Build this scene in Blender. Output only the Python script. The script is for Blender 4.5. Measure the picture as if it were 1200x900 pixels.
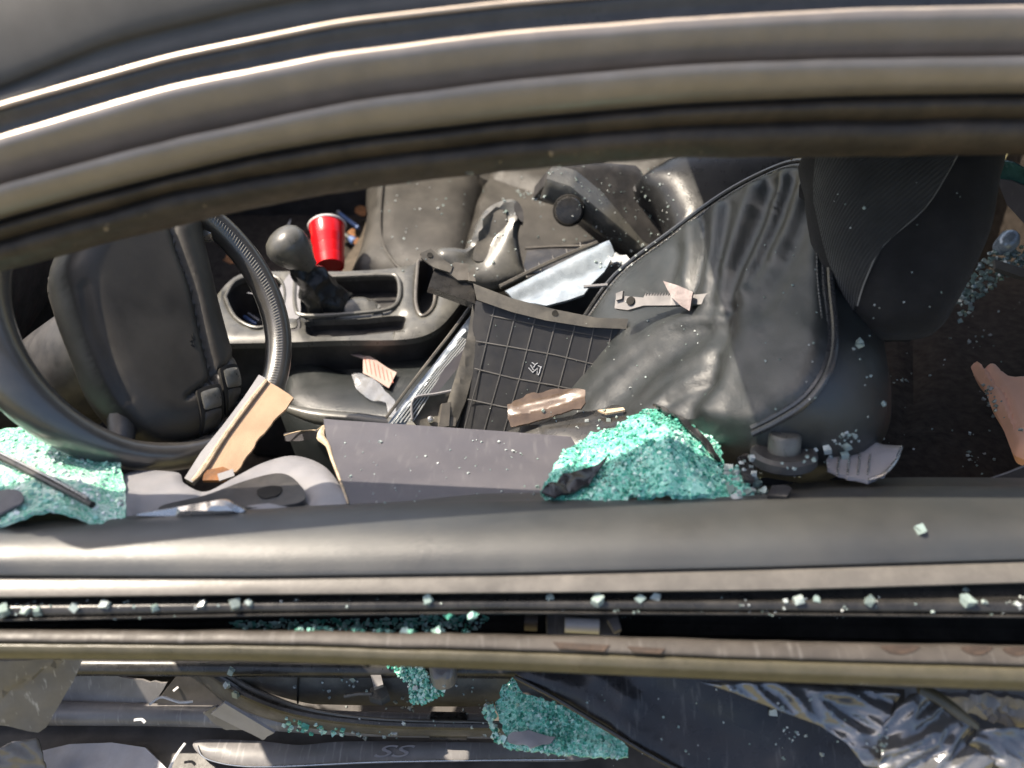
import bpy, bmesh, math, random
import numpy as np
from mathutils import Vector as V, Matrix, noise
from mathutils.geometry import delaunay_2d_cdt
random.seed(7); rng = np.random.default_rng(7)
S = bpy.context.scene; C = S.collection
for o in list(bpy.data.objects): bpy.data.objects.remove(o)

# ------------------------------------------------------------------ camera, sky, sun, exposure
CAM = V((0, -0.50, 1.67)); TH = math.radians(44); FP = 933.0        # focal length in photo pixels (1200 wide)
FW = V((0, math.cos(TH), -math.sin(TH))); RT = V((1, 0, 0)); UP = V((0, math.sin(TH), math.cos(TH)))
cd = bpy.data.cameras.new('camera'); cam = bpy.data.objects.new('camera', cd); C.objects.link(cam)
cam.location = CAM; cam.rotation_euler = (math.pi/2 - TH, 0, 0)
cd.sensor_width = 36; cd.lens = 36*FP/1200; cd.clip_start = 0.02; cd.clip_end = 3000
cd.dof.use_dof = True; cd.dof.focus_distance = 1.22; cd.dof.aperture_fstop = 2.6
S.camera = cam
SUN = V((-0.50, 0.23, 0.82)).normalized()
EXPOSURE = 1.35
w = bpy.data.worlds.new('World'); S.world = w; w.use_nodes = True
nt = w.node_tree; bg = nt.nodes['Background']
sky = nt.nodes.new('ShaderNodeTexSky'); sky.sky_type = 'NISHITA'; sky.sun_disc = False
sky.sun_elevation = math.asin(SUN.z); sky.sun_rotation = math.atan2(SUN.x, SUN.y)
sky.dust_density = 4.0; sky.ozone_density = 0.6
nt.links.new(sky.outputs[0], bg.inputs[0]); bg.inputs[1].default_value = 0.105
sd = bpy.data.lights.new('sun', 'SUN'); sd.energy = 3.6; sd.angle = math.radians(0.6); sd.color = (1, 0.89, 0.74)
sun = bpy.data.objects.new('sun', sd); C.objects.link(sun); sun.location = (0, 0, 5)
sun.rotation_euler = (-SUN).to_track_quat('-Z', 'Y').to_euler()
S.view_settings.view_transform = 'Standard'; S.view_settings.look = 'None'; S.view_settings.exposure = EXPOSURE
S.view_settings.gamma = 1
S.cycles.max_bounces = 8; S.cycles.transparent_max_bounces = 12; S.cycles.caustics_refractive = False; S.cycles.caustics_reflective = False

# ------------------------------------------------------------------ pixel rays -> points on real surfaces
def ray(px, py): return FW + RT*((px-600)/FP) - UP*((py-450)/FP)
def W(px, py, x=None, y=None, z=None, t=None):
    d = ray(px, py)
    if t is None:
        if y is not None: t = (y-CAM.y)/d.y
        elif z is not None: t = (z-CAM.z)/d.z
        else: t = (x-CAM.x)/d.x
    return CAM + d*t
class Plane:
    def __init__(s, a, b, c, h=None):
        s.o = a; s.n = (b-a).cross(c-a).normalized()
        if s.n.dot(CAM-a) < 0: s.n = -s.n
        s.h = h
    def at(s, px, py):
        d = ray(px, py); return CAM + d*((s.o-CAM).dot(s.n)/d.dot(s.n))
    def __call__(s, px, py):
        p = s.at(px, py)
        return p + s.n*s.h(px, py) if s.h else p
def ZP(z, h=None): return Plane(V((0, 0, z)), V((1, 0, z)), V((0, 1, z)), h)
def P3(a, b, c, h=None):
    g = lambda q: W(q[0], q[1], **{q[2]: q[3]})
    return Plane(g(a), g(b), g(c), h)
def fbm(p, s, oct=3):
    return noise.fractal(V(p)*s, 1.0, 2.0, oct)

# ------------------------------------------------------------------ materials
MATS = {}
def M(name, col, rough=.5, metal=0, spec=.5, var=.15, vs=25, dust=0., dustcol=(.34, .31, .27), ds=14, specks=0., bump=0., bs=400,
      bkind='noise', coat=0., trans=0., ior=1.5, alpha=1., sheen=0., rv=.1, scratch=0.):
    m = bpy.data.materials.new(name); m.use_nodes = True; N = m.node_tree.nodes; L = m.node_tree.links
    b = N['Principled BSDF']; tc = N.new('ShaderNodeTexCoord'); co = tc.outputs['Object']
    def nz(scale, detail=4, rg=.6):
        n = N.new('ShaderNodeTexNoise'); n.inputs['Scale'].default_value = scale; n.inputs['Detail'].default_value = detail
        n.inputs['Roughness'].default_value = rg; L.new(co, n.inputs['Vector']); return n.outputs['Fac']
    def mr(src, a, bb, c, d):
        n = N.new('ShaderNodeMapRange'); n.inputs[1].default_value = a; n.inputs[2].default_value = bb
        n.inputs[3].default_value = c; n.inputs[4].default_value = d; L.new(src, n.inputs[0]); return n.outputs[0]
    def mix(fac, a, bb):
        n = N.new('ShaderNodeMix'); n.data_type = 'RGBA'; L.new(fac, n.inputs[0])
        for k, q in ((6, a), (7, bb)):
            if isinstance(q, tuple): n.inputs[k].default_value = (*q, 1)
            else: L.new(q, n.inputs[k])
        return n.outputs[2]
    lo = tuple(c*(1-var) for c in col); hi = tuple(min(1, c*(1+var)) for c in col)
    cur = mix(mr(nz(vs), .3, .7, 0, 1), lo, hi)
    if scratch:
        mp = N.new('ShaderNodeMapping'); mp.inputs['Scale'].default_value = (160, 18, 40); mp.inputs['Rotation'].default_value = (0, 0, .25); L.new(co, mp.inputs[0])
        n = N.new('ShaderNodeTexNoise'); n.inputs['Scale'].default_value = 1; n.inputs['Detail'].default_value = 5; L.new(mp.outputs[0], n.inputs['Vector'])
        cur = mix(mr(n.outputs['Fac'], .58, .72, 0, scratch), cur, (.62, .60, .57))
    dm = None
    if dust:
        dm = mr(nz(ds, 8, .7), .42, .72, dust*.25, dust); cur = mix(dm, cur, dustcol)
    if specks:
        v = N.new('ShaderNodeTexVoronoi'); v.inputs['Scale'].default_value = 170; L.new(co, v.inputs['Vector'])
        a = mr(v.outputs['Distance'], .10, .22, 1, 0); bb = mr(v.outputs['Color'], 1-specks, 1-specks+.02, 0, 1)
        mm = N.new('ShaderNodeMath'); mm.operation = 'MULTIPLY'; L.new(a, mm.inputs[0]); L.new(bb, mm.inputs[1])
        cur = mix(mm.outputs[0], cur, (.55, .54, .50))
    L.new(cur, b.inputs['Base Color'])
    r = mr(nz(vs*2.3), .3, .7, max(.02, rough-rv), min(1, rough+rv)); L.new(r, b.inputs['Roughness'])
    b.inputs['Metallic'].default_value = metal; b.inputs['Specular IOR Level'].default_value = spec; b.inputs['IOR'].default_value = ior
    b.inputs['Coat Weight'].default_value = coat; b.inputs['Coat Roughness'].default_value = .12
    b.inputs['Transmission Weight'].default_value = trans; b.inputs['Alpha'].default_value = alpha
    if sheen: b.inputs['Sheen Weight'].default_value = sheen; b.inputs['Sheen Roughness'].default_value = .4
    if bump:
        bn = N.new('ShaderNodeBump'); bn.inputs['Strength'].default_value = bump; bn.inputs['Distance'].default_value = .0012
        if bkind == 'leather':
            v = N.new('ShaderNodeTexVoronoi'); v.inputs['Scale'].default_value = bs; v.feature = 'DISTANCE_TO_EDGE'; L.new(co, v.inputs['Vector'])
            h1 = mr(v.outputs['Distance'], 0, .25, 0, 1); h2 = nz(38, 6, .65)
            ad = N.new('ShaderNodeMath'); ad.operation = 'MULTIPLY_ADD'; L.new(h2, ad.inputs[0]); ad.inputs[1].default_value = 1.4; L.new(h1, ad.inputs[2]); hh = ad.outputs[0]
        elif bkind == 'rib':
            n = N.new('ShaderNodeTexWave'); n.inputs['Scale'].default_value = bs; n.inputs['Distortion'].default_value = .6; n.inputs['Detail'].default_value = 1
            mp = N.new('ShaderNodeMapping'); mp.inputs['Rotation'].default_value = (.3, .2, 1.25); L.new(co, mp.inputs[0]); L.new(mp.outputs[0], n.inputs['Vector']); hh = n.outputs['Fac']
        elif bkind == 'weave':
            n = N.new('ShaderNodeTexVoronoi'); n.inputs['Scale'].default_value = bs; L.new(co, n.inputs['Vector']); hh = n.outputs['Distance']
        else: hh = nz(bs, 5, .6)
        L.new(hh, bn.inputs['Height']); L.new(bn.outputs[0], b.inputs['Normal'])
    MATS[name] = m; return m
M('leather', (.011, .0145, .0155), .37, spec=.75, var=.3, vs=14, dust=.05, ds=9, bump=.22, bs=520, bkind='leather', specks=.004, rv=.06)
M('leather_black', (.010, .011, .012), .30, spec=.35, var=.3, vs=14, dust=.04, bump=.1, bs=420, bkind='leather', rv=.05)
M('leather_dusty', (.030, .028, .024), .50, spec=.35, var=.25, vs=12, dust=.13, ds=10, bump=.2, bs=430, bkind='leather', specks=.02, rv=.06)
M('leather_gloss', (.034, .032, .030), .34, spec=1., var=.25, vs=14, dust=.12, ds=12, coat=.5, bump=.08, bs=420, bkind='leather', specks=.006, rv=.06)
M('pad', (.026, .028, .028), .44, spec=.95, var=.3, vs=6, dust=.12, ds=5, dustcol=(.20, .18, .145), bump=.13, bs=520, bkind='leather', specks=.003, rv=.07)
M('lip', (.095, .088, .078), .38, spec=.5, var=.12, dust=.25, ds=30, bump=.1, bs=300)
M('rubber', (.022, .019, .017), .55, spec=.35, var=.4, vs=40, dust=.55, ds=22, dustcol=(.115, .088, .065), bump=.5, bs=120, specks=.03)
M('rubber_clean', (.014, .014, .014), .30, spec=.5, dust=.12, ds=40, specks=.05, bump=.1)
M('paint', (.24, .215, .20), .42, metal=.35, spec=.5, var=.12, dust=.3, ds=9, dustcol=(.17, .15, .12), bump=.04, bs=40, rv=.08)
M('paint_matte', (.045, .042, .040), .34, spec=.5, var=.2, dust=.25, ds=20, dustcol=(.2, .18, .15), bump=.05, specks=.02)
M('roof_paint', (.10, .097, .093), .62, spec=.12, metal=0, var=.1, dust=.2, ds=16, dustcol=(.10, .095, .09), specks=.01)
M('glint_metal', (.55, .46, .37), .48, metal=.6, var=.1, dust=.2, ds=60)  # pale metal colour standing in for sun glints on the roof edges
M('belt', (.060, .054, .032), .36, spec=.5, var=.2, vs=30, dust=.4, ds=24, dustcol=(.15, .13, .095), bump=.12, bs=160, specks=.03)
M('belt_top', (.050, .044, .038), .5, spec=.4, var=.3, vs=25, dust=.5, ds=16, dustcol=(.12, .105, .09), bump=.4, bs=90, specks=.03, scratch=.10)
M('plastic', (.022, .022, .024), .42, spec=.5, var=.25, dust=.14, ds=22, bump=.25, bs=900, specks=.015)
M('rib_plastic', (.040, .041, .044), .45, spec=.5, dust=.15)
M('shell', (.013, .014, .017), .48, spec=.45, var=.2, dust=.06, ds=18, bump=.2, bs=900, specks=.01)
M('plastic_dusty', (.045, .043, .040), .45, spec=.5, var=.3, dust=.5, ds=18, dustcol=(.25, .23, .19), bump=.25, bs=700, specks=.02)
M('console', (.055, .055, .052), .33, spec=.55, var=.2, dust=.38, ds=17, dustcol=(.27, .26, .22), bump=.12, bs=900, specks=.04)
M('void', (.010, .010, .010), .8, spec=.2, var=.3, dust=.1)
M('carpet', (.046, .038, .032), .95, spec=.1, var=.4, vs=60, dust=.12, dustcol=(.1, .085, .07), bump=.9, bs=900, specks=.06)
M('carpet_tan', (.085, .070, .055), .95, spec=.1, var=.3, vs=60, dust=.3, dustcol=(.14, .12, .09), bump=.8, bs=700)
M('fabric', (.016, .016, .017), .85, spec=.12, var=.2, dust=.04, bump=.5, bs=1500, bkind='weave', sheen=.08, specks=.006)
M('fabric_rib', (.026, .027, .027), .8, spec=.25, var=.2, dust=.04, bump=.9, bs=85, bkind='rib', sheen=.2, specks=.006)
M('vinyl', (.086, .082, .094), .45, spec=.45, var=.08, vs=8, dust=.2, ds=9, dustcol=(.19, .18, .175), bump=.35, bs=1100, specks=.05, scratch=.06)
M('vinyl_light', (.20, .20, .215), .5, spec=.4, var=.15, vs=16, dust=.2, ds=18, bump=.25, bs=700)
M('fibreboard', (.36, .25, .165), .85, spec=.2, var=.16, vs=22, dust=.2, ds=30, dustcol=(.45, .36, .26), bump=.5, bs=500)
M('torn_core', (.50, .40, .28), .9, spec=.1, var=.3, vs=80, bump=.8, bs=600)
M('silver', (.55, .54, .52), .28, metal=.8, var=.15, dust=.2, ds=40, bump=.05)
M('white_plastic', (.62, .62, .62), .4, var=.1, dust=.3, ds=40)
M('reflector', (.27, .32, .37), .28, metal=.25, spec=.7, var=.35, vs=16, dust=.2, ds=30, dustcol=(.5, .5, .47))
M('lens', (.80, .84, .86), .12, spec=.6, trans=.55, var=.1, dust=.25, ds=35, dustcol=(.6, .58, .5), bump=.3, bs=60)
M('amber', (.17, .115, .08), .16, spec=.7, trans=.4, var=.4, vs=30, dust=.3, ds=24, dustcol=(.24, .20, .165), rv=.05)
M('red', (.62, .008, .012), .22, spec=.55, var=.05, rv=.04)
M('cup_white', (.75, .72, .70), .35)
M('paper', (.42, .31, .27), .8, var=.08, dust=.15)
M('paper_red', (.55, .18, .14), .8)
M('pinkish', (.24, .19, .185), .6, var=.35, vs=120, dust=.3, ds=60, dustcol=(.4, .38, .36), bump=.3, bs=200)
M('pink', (.52, .22, .19), .7, var=.3, vs=90)
M('peach', (.88, .48, .32), .7, spec=.25, var=.07, vs=10, sheen=.1)
M('leaf', (.20, .085, .03), .8, var=.45, vs=60, bump=.5, bs=200)
M('blue', (.10, .16, .33), .35, var=.2)
M('chalk', (.42, .44, .48), .8)
M('mark', (.008, .008, .008), .5)
M('stitch', (.17, .165, .15), .6, var=.2)
M('film', (.009, .009, .010), .26, spec=.45, var=.3, vs=9, dust=.32, ds=6, dustcol=(.085, .080, .085), bump=.15, bs=16, specks=.06, rv=.14, scratch=.10)
M('foil', (.23, .235, .245), .20, metal=.6, var=.5, vs=9, dust=.5, ds=9, dustcol=(.03, .028, .026), bump=.1, bs=60, specks=.03, rv=.06)
M('pipe', (.030, .031, .033), .28, spec=.8, var=.2, bump=.1, bs=500)
M('scuffed', (.15, .14, .135), .42, spec=.5, var=.3, vs=14, dust=.4, ds=10, dustcol=(.26, .24, .23), scratch=.7, bump=.1, bs=90)
M('grey_plate', (.13, .125, .125), .38, spec=.5, var=.3, vs=14, dust=.4, ds=16, dustcol=(.30, .28, .27), scratch=.25, bump=.15, bs=90, specks=.05)
M('lilac_plate', (.27, .265, .285), .36, spec=.5, var=.2, vs=20, dust=.3, ds=25, dustcol=(.3, .26, .23), bump=.1)
M('sill', (.05, .045, .042), .48, spec=.45, var=.35, vs=12, dust=.45, ds=12, dustcol=(.15, .13, .115), bump=.3, bs=90, specks=.05)
M('clear_tan', (.34, .30, .26), .14, spec=.8, trans=.5, var=.3, vs=12, dust=.2, ds=12, rv=.05)
M('hub', (.030, .027, .023), .44, spec=.4, var=.3, vs=10, dust=.16, ds=8, dustcol=(.16, .14, .11), bump=.3, bs=700, specks=.004)
M('notch', (.030, .020, .014), .7, var=.5, vs=60, dust=.2, ds=60, dustcol=(.12, .07, .045))
M('clear_film', (.5, .51, .53), .12, spec=.8, alpha=.38, trans=.3, var=.1, dust=.15, dustcol=(.4, .4, .4), bump=.2, bs=40)
M('dirt', (.22, .17, .11), .9, var=.5, vs=90)
M('grass_ground', (.19, .175, .085), .95, spec=.1, var=.5, vs=3, dust=.4, ds=1.5, dustcol=(.28, .23, .15))
def glass_mat_material(name, c0, c1, c2, tr):
    m = bpy.data.materials.new(name); m.use_nodes = True; N = m.node_tree.nodes; L = m.node_tree.links; b = N['Principled BSDF']
    a = N.new('ShaderNodeAttribute'); a.attribute_name = 'rnd'
    r = N.new('ShaderNodeValToRGB'); L.new(a.outputs['Fac'], r.inputs[0]); e = r.color_ramp.elements
    e[0].color = (*c0, 1); e[1].color = (*c2, 1); k = e.new(.5); k.color = (*c1, 1); e[1].position = .45; e[-1].position = .95
    L.new(r.outputs[0], b.inputs['Base Color']); b.inputs['Roughness'].default_value = .12; b.inputs['Transmission Weight'].default_value = tr
    b.inputs['IOR'].default_value = 1.5; b.inputs['Specular IOR Level'].default_value = .7
    MATS[name] = m
glass_mat_material('crazed_glass', (.03, .22, .16), (.17, .60, .45), (.70, .95, .86), .2)
glass_mat_material('crazed_glass_pale', (.22, .52, .40), (.42, .78, .64), (.92, .98, .94), .10)
glass_mat_material('glass_bit', (.30, .44, .40), (.55, .68, .64), (.90, .95, .93), .5)
def crazed_sheet(name, c0, c1, c2, sc):
    m = bpy.data.materials.new(name); m.use_nodes = True; N = m.node_tree.nodes; L = m.node_tree.links; b = N['Principled BSDF']
    tc = N.new('ShaderNodeTexCoord')
    def vor(feat, s_):
        v = N.new('ShaderNodeTexVoronoi'); v.feature = feat; v.inputs['Scale'].default_value = s_; L.new(tc.outputs['Object'], v.inputs['Vector']); return v
    a = vor('F1', sc); e = vor('DISTANCE_TO_EDGE', sc)
    n = N.new('ShaderNodeTexNoise'); n.inputs['Scale'].default_value = 22; n.inputs['Detail'].default_value = 6; L.new(tc.outputs['Object'], n.inputs['Vector'])
    sep = N.new('ShaderNodeSeparateColor'); L.new(a.outputs['Color'], sep.inputs[0])
    ad = N.new('ShaderNodeMath'); ad.operation = 'MULTIPLY_ADD'; L.new(n.outputs['Fac'], ad.inputs[0]); ad.inputs[1].default_value = 1.7
    ad2 = N.new('ShaderNodeMath'); ad2.operation = 'MULTIPLY_ADD'; L.new(sep.outputs[0], ad2.inputs[0]); ad2.inputs[1].default_value = .55; ad2.inputs[2].default_value = -.62
    L.new(ad2.outputs[0], ad.inputs[2])
    r_ = N.new('ShaderNodeValToRGB'); L.new(ad.outputs[0], r_.inputs[0]); q = r_.color_ramp.elements
    q[0].color = (*c0, 1); q[1].color = (*c2, 1); k = q.new(.5); k.color = (*c1, 1); q[-1].position = 1.0
    mr = N.new('ShaderNodeMapRange'); L.new(e.outputs['Distance'], mr.inputs[0]); mr.inputs[1].default_value = 0; mr.inputs[2].default_value = .09; mr.inputs[3].default_value = .75; mr.inputs[4].default_value = 0
    mx = N.new('ShaderNodeMix'); mx.data_type = 'RGBA'; L.new(mr.outputs[0], mx.inputs[0]); L.new(r_.outputs[0], mx.inputs[6]); mx.inputs[7].default_value = (*[min(1, c*1.25+.03) for c in c2], 1)
    L.new(mx.outputs[2], b.inputs['Base Color']); b.inputs['Roughness'].default_value = .14; b.inputs['Specular IOR Level'].default_value = .8
    b.inputs['Transmission Weight'].default_value = .12
    bp = N.new('ShaderNodeBump'); bp.inputs['Strength'].default_value = .9; bp.inputs['Distance'].default_value = .0016
    sm = N.new('ShaderNodeMath'); sm.operation = 'MULTIPLY_ADD'; L.new(a.outputs['Distance'], sm.inputs[0]); sm.inputs[1].default_value = 1.0; L.new(sep.outputs[1], sm.inputs[2]); L.new(sm.outputs[0], bp.inputs['Height']); L.new(bp.outputs[0], b.inputs['Normal'])
    MATS[name] = m
crazed_sheet('crazed_sheet', (.004, .05, .036), (.10, .52, .385), (.45, .88, .73), 220)
crazed_sheet('crazed_sheet_pale', (.05, .28, .17), (.20, .62, .42), (.74, .96, .80), 250)
M('glass_sheet', (.04, .10, .088), .2, spec=.6, var=.4, vs=40)

# ------------------------------------------------------------------ object helpers
def link(name, verts, faces, mat, parent=None, smooth=True, ang=38, label=None, cat=None, group=None, kind=None, rnd=None):
    c = sum((V(v) for v in verts), V())/len(verts)
    me = bpy.data.meshes.new(name); me.from_pydata([tuple(V(v)-c) for v in verts], [], faces); me.update()
    bm = bmesh.new(); bm.from_mesh(me)
    if rnd is None:
        bmesh.ops.recalc_face_normals(bm, faces=bm.faces)
    bm.to_mesh(me); bm.free()
    if smooth:
        for p in me.polygons: p.use_smooth = True
        me.set_sharp_from_angle(angle=math.radians(ang))
    if rnd is not None:
        at = me.attributes.new('rnd', 'FLOAT', 'POINT'); at.data.foreach_set('value', np.asarray(rnd, dtype=np.float32))
    me.materials.append(MATS[mat]); o = bpy.data.objects.new(name, me); C.objects.link(o); o.location = c
    if parent:
        o.parent = parent
        q = parent; off = V()
        while q: off += q.location; q = q.parent
        o.location = c - off
    tag(o, label, cat, group, kind); return o
def tag(o, label=None, cat=None, group=None, kind=None):
    if label: o['label'] = label
    if cat: o['category'] = cat
    if group: o['group'] = group
    if kind: o['kind'] = kind
    return o
def thing(name, label, cat, loc, group=None):
    o = bpy.data.objects.new(name, None); C.objects.link(o); o.location = loc; o.empty_display_size = .05
    return tag(o, label, cat, group)
def catmull(pts, n, closed=False):
    P = [V(p) for p in pts]; out = []; k = len(P)
    segs = k if closed else k-1
    for i in range(segs):
        if closed: a, b, c, d = P[(i-1) % k], P[i], P[(i+1) % k], P[(i+2) % k]
        else: a, b, c, d = P[max(i-1, 0)], P[i], P[i+1], P[min(i+2, k-1)]
        for j in range(n):
            t = j/n
            out.append(.5*((2*b)+(c-a)*t+(2*a-5*b+4*c-d)*t*t+(3*b-a-3*c+d)*t**3))
    if not closed: out.append(P[-1])
    return out
def inside(pts, poly):
    x, y = pts[:, 0], pts[:, 1]; r = np.zeros(len(pts), bool); n = len(poly)
    for i in range(n):
        x0, y0 = poly[i]; x1, y1 = poly[(i+1) % n]
        if y0 == y1: continue
        c = ((y0 > y) != (y1 > y)) & (x < (x1-x0)*(y-y0)/(y1-y0)+x0); r ^= c
    return r
def pdist(pts, poly, closed=True):
    d = np.full(len(pts), 1e9); n = len(poly); poly = np.asarray(poly, float)
    for i in range(n if closed else n-1):
        a = poly[i]; b = poly[(i+1) % n]; ab = b-a; L2 = max(1e-9, ab@ab)
        t = np.clip(((pts-a)@ab)/L2, 0, 1); q = a+t[:, None]*ab
        d = np.minimum(d, np.hypot(*(pts-q).T))
    return d
def resample(poly, step, closed=True):
    out = []; n = len(poly)
    for i in range(n if closed else n-1):
        a = np.array(poly[i][:2], float); b = np.array(poly[(i+1) % n][:2], float); k = max(1, int(round(np.hypot(*(b-a))/step)))
        for j in range(k): out.append(tuple(a+(b-a)*j/k))
    if not closed: out.append(tuple(poly[-1][:2]))
    return out
def smooth_px(poly, n=5, closed=True):
    return [(p.x, p.y) for p in catmull([(x, y, 0) for x, y in poly], n, closed)]
def slab(name, outline, F, thick, mat, parent=None, res=10, smooth=True, folds=None, inflate=None, whole=None, rim=None, back=None, jag=0, hfn=None, ang=38, fw_=1., **kw):
    """Traced outline laid on the surface F, given real thickness along its normal."""
    poly = smooth_px(outline, 6) if smooth else list(outline)
    poly = resample(poly, res)
    if jag: poly = [(x+rng.normal(0, jag), y+rng.normal(0, jag)) for x, y in poly]
    P = np.array(poly); lo = P.min(0); hi = P.max(0)
    gx, gy = np.meshgrid(np.arange(lo[0], hi[0], res), np.arange(lo[1], hi[1], res)); G = np.c_[gx.ravel(), gy.ravel()]
    G = G + rng.uniform(-.05, .05, G.shape)*res
    if len(G):
        ok = inside(G, poly); G = G[ok]
        if len(G): G = G[pdist(G, poly) > res*.6]
    nb = len(poly); allp = [V((float(a), float(b))) for a, b in poly]+[V((float(a), float(b))) for a, b in G]
    vo, eo, fo, ov, oe, of = delaunay_2d_cdt(allp, [], [list(range(nb))], 1, 1e-4)
    pts = np.array([(v.x, v.y) for v in vo])
    n = F.n if hasattr(F, 'n') else None
    h = np.zeros(len(pts))
    if inflate:
        D, H = inflate; d = np.clip(pdist(pts, np.array(resample(smooth_px(whole, 6), res) if whole else poly))/D, 0, 1); h += H*np.sqrt(np.clip(1-(1-d)**2, 0, 1))
    if folds:
        for path, wd, am in folds:
            d = pdist(pts, np.array(smooth_px(path, 5, False)), False); h += am*np.exp(-(d/(wd*fw_))**2)
    if hfn: h += np.array([hfn(a, b) for a, b in pts])
    top = [F(a, b) for a, b in pts]
    if n is None:
        c0 = F(*pts.mean(0)); n = (F(pts.mean(0)[0]+5, pts.mean(0)[1])-c0).cross(F(pts.mean(0)[0], pts.mean(0)[1]+5)-c0).normalized()
        if n.dot(CAM-c0) < 0: n = -n
    top = [p+n*float(k) for p, k in zip(top, h)]
    bk = (V(back).normalized() if back else -n)
    nv = len(top); verts = list(top); faces = [list(f) for f in fo]
    # boundary loop
    from collections import Counter
    ec = Counter()
    for f in fo:
        for i in range(len(f)): ec[tuple(sorted((f[i], f[(i+1) % len(f)])))] += 1
    be = [];
    for f in fo:
        for i in range(len(f)):
            e = (f[i], f[(i+1) % len(f)])
            if ec[tuple(sorted(e))] == 1: be.append(e)
    bvs = {}; cen = sum(top, V())/nv
    bset = sorted({i for e in be for i in e}); outd = {}
    for a, b in be:
        t = (top[b]-top[a]); q = t.cross(n)
        if q.length: q.normalize()
        for i in (a, b): outd[i] = outd.get(i, V())+q
    sgn = 1 if sum(outd[i].dot(top[i]-cen) for i in bset) > 0 else -1
    rings = rim if rim else [(1., 0.)]
    prev = {i: i for i in bset}
    for dep, outs in rings:
        cur = {}
        for i in bset:
            o_ = outd[i]; o_ = o_.normalized()*sgn if o_.length else V()
            cur[i] = len(verts); verts.append(top[i]+bk*thick*dep+o_*outs)
        for a, b in be: faces.append([prev[a], prev[b], cur[b], cur[a]])
        prev = cur
    inner = {}
    for i in range(nv):
        if i in prev: inner[i] = prev[i]
        else: inner[i] = len(verts); verts.append(top[i]+bk*thick*rings[-1][0])
    for f in fo: faces.append([inner[i] for i in reversed(f)])
    return link(name, verts, faces, mat, parent, ang=ang, **kw)
def loft(name, lines, mat, parent=None, sub=3, thick=0, cap=False, **kw):
    """Surface through a list of 3D polylines of equal length, smoothed across."""
    n = len(lines[0]); cols = [catmull([l[i] for l in lines], sub) for i in range(n)] if sub > 1 else [[V(l[i]) for l in lines] for i in range(n)]
    m = len(cols[0]); verts = [p for c in cols for p in c]; faces = []
    for i in range(n-1):
        for j in range(m-1): faces.append([i*m+j, (i+1)*m+j, (i+1)*m+j+1, i*m+j+1])
    if cap: faces.append([j for j in range(m)]); faces.append([(n-1)*m+j for j in reversed(range(m))])
    o = link(name, verts, faces, mat, parent, **kw)
    if thick: s = o.modifiers.new('thickness', 'SOLIDIFY'); s.thickness = thick; s.offset = 0
    return o
def tube_geo(path, r, seg=8, flat=1., fdir=None):
    path = [V(p) for p in path]; n = len(path); verts = []; faces = []
    rr = r if isinstance(r, (list, tuple)) else [r]*n
    up = None
    for i, p in enumerate(path):
        t = (path[min(i+1, n-1)]-path[max(i-1, 0)]).normalized()
        if up is None: up = (V((0, 0, 1)) if abs(t.z) < .9 else V((1, 0, 0)))
        if fdir: up = V(fdir)
        a = (up-t*up.dot(t)).normalized(); b = t.cross(a); up = a
        for k in range(seg):
            an = 2*math.pi*k/seg; verts.append(p+(a*math.cos(an)*flat+b*math.sin(an))*rr[i])
    for i in range(n-1):
        for k in range(seg): faces.append([i*seg+k, i*seg+(k+1) % seg, (i+1)*seg+(k+1) % seg, (i+1)*seg+k])
    faces.append(list(reversed(range(seg)))); faces.append([(n-1)*seg+k for k in range(seg)])
    return verts, faces
def tube(name, path, r, mat, parent=None, seg=8, sm=4, flat=1., fdir=None, **kw):
    if sm > 1 and len(path) > 2:
        if isinstance(r, (list, tuple)): r = [float(x) for x in np.interp(np.linspace(0, len(r)-1, (len(path)-1)*sm+1), range(len(r)), r)]
        path = catmull(path, sm)
    v, f = tube_geo(path, r, seg, flat, fdir); return link(name, v, f, mat, parent, **kw)
def join_geo(gs):
    verts = []; faces = []
    for v, f in gs:
        k = len(verts); verts += v; faces += [[i+k for i in q] for q in f]
    return verts, faces
def lathe(name, prof, o, axis, mat, parent=None, seg=28, **kw):
    ax = V(axis).normalized(); a = ax.orthogonal().normalized(); b = ax.cross(a); verts = []; faces = []; m = len(prof)
    for r, h in prof:
        for k in range(seg):
            an = 2*math.pi*k/seg; verts.append(V(o)+ax*h+(a*math.cos(an)+b*math.sin(an))*r)
    for i in range(m-1):
        for k in range(seg): faces.append([i*seg+k, i*seg+(k+1) % seg, (i+1)*seg+(k+1) % seg, (i+1)*seg+k])
    faces.append(list(reversed(range(seg)))); faces.append([(m-1)*seg+k for k in range(seg)])
    return link(name, verts, faces, mat, parent, **kw)
def box(name, lo, hi, mat, parent=None, bev=.004, **kw):
    x0, y0, z0 = lo; x1, y1, z1 = hi
    v = [V(p) for p in ((x0, y0, z0), (x1, y0, z0), (x1, y1, z0), (x0, y1, z0), (x0, y0, z1), (x1, y0, z1), (x1, y1, z1), (x0, y1, z1))]
    f = [[3, 2, 1, 0], [4, 5, 6, 7], [0, 1, 5, 4], [1, 2, 6, 5], [2, 3, 7, 6], [3, 0, 4, 7]]
    o = link(name, v, f, mat, parent, **kw)
    if bev: m = o.modifiers.new('bevel', 'BEVEL'); m.width = bev; m.segments = 3
    return o
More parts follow.
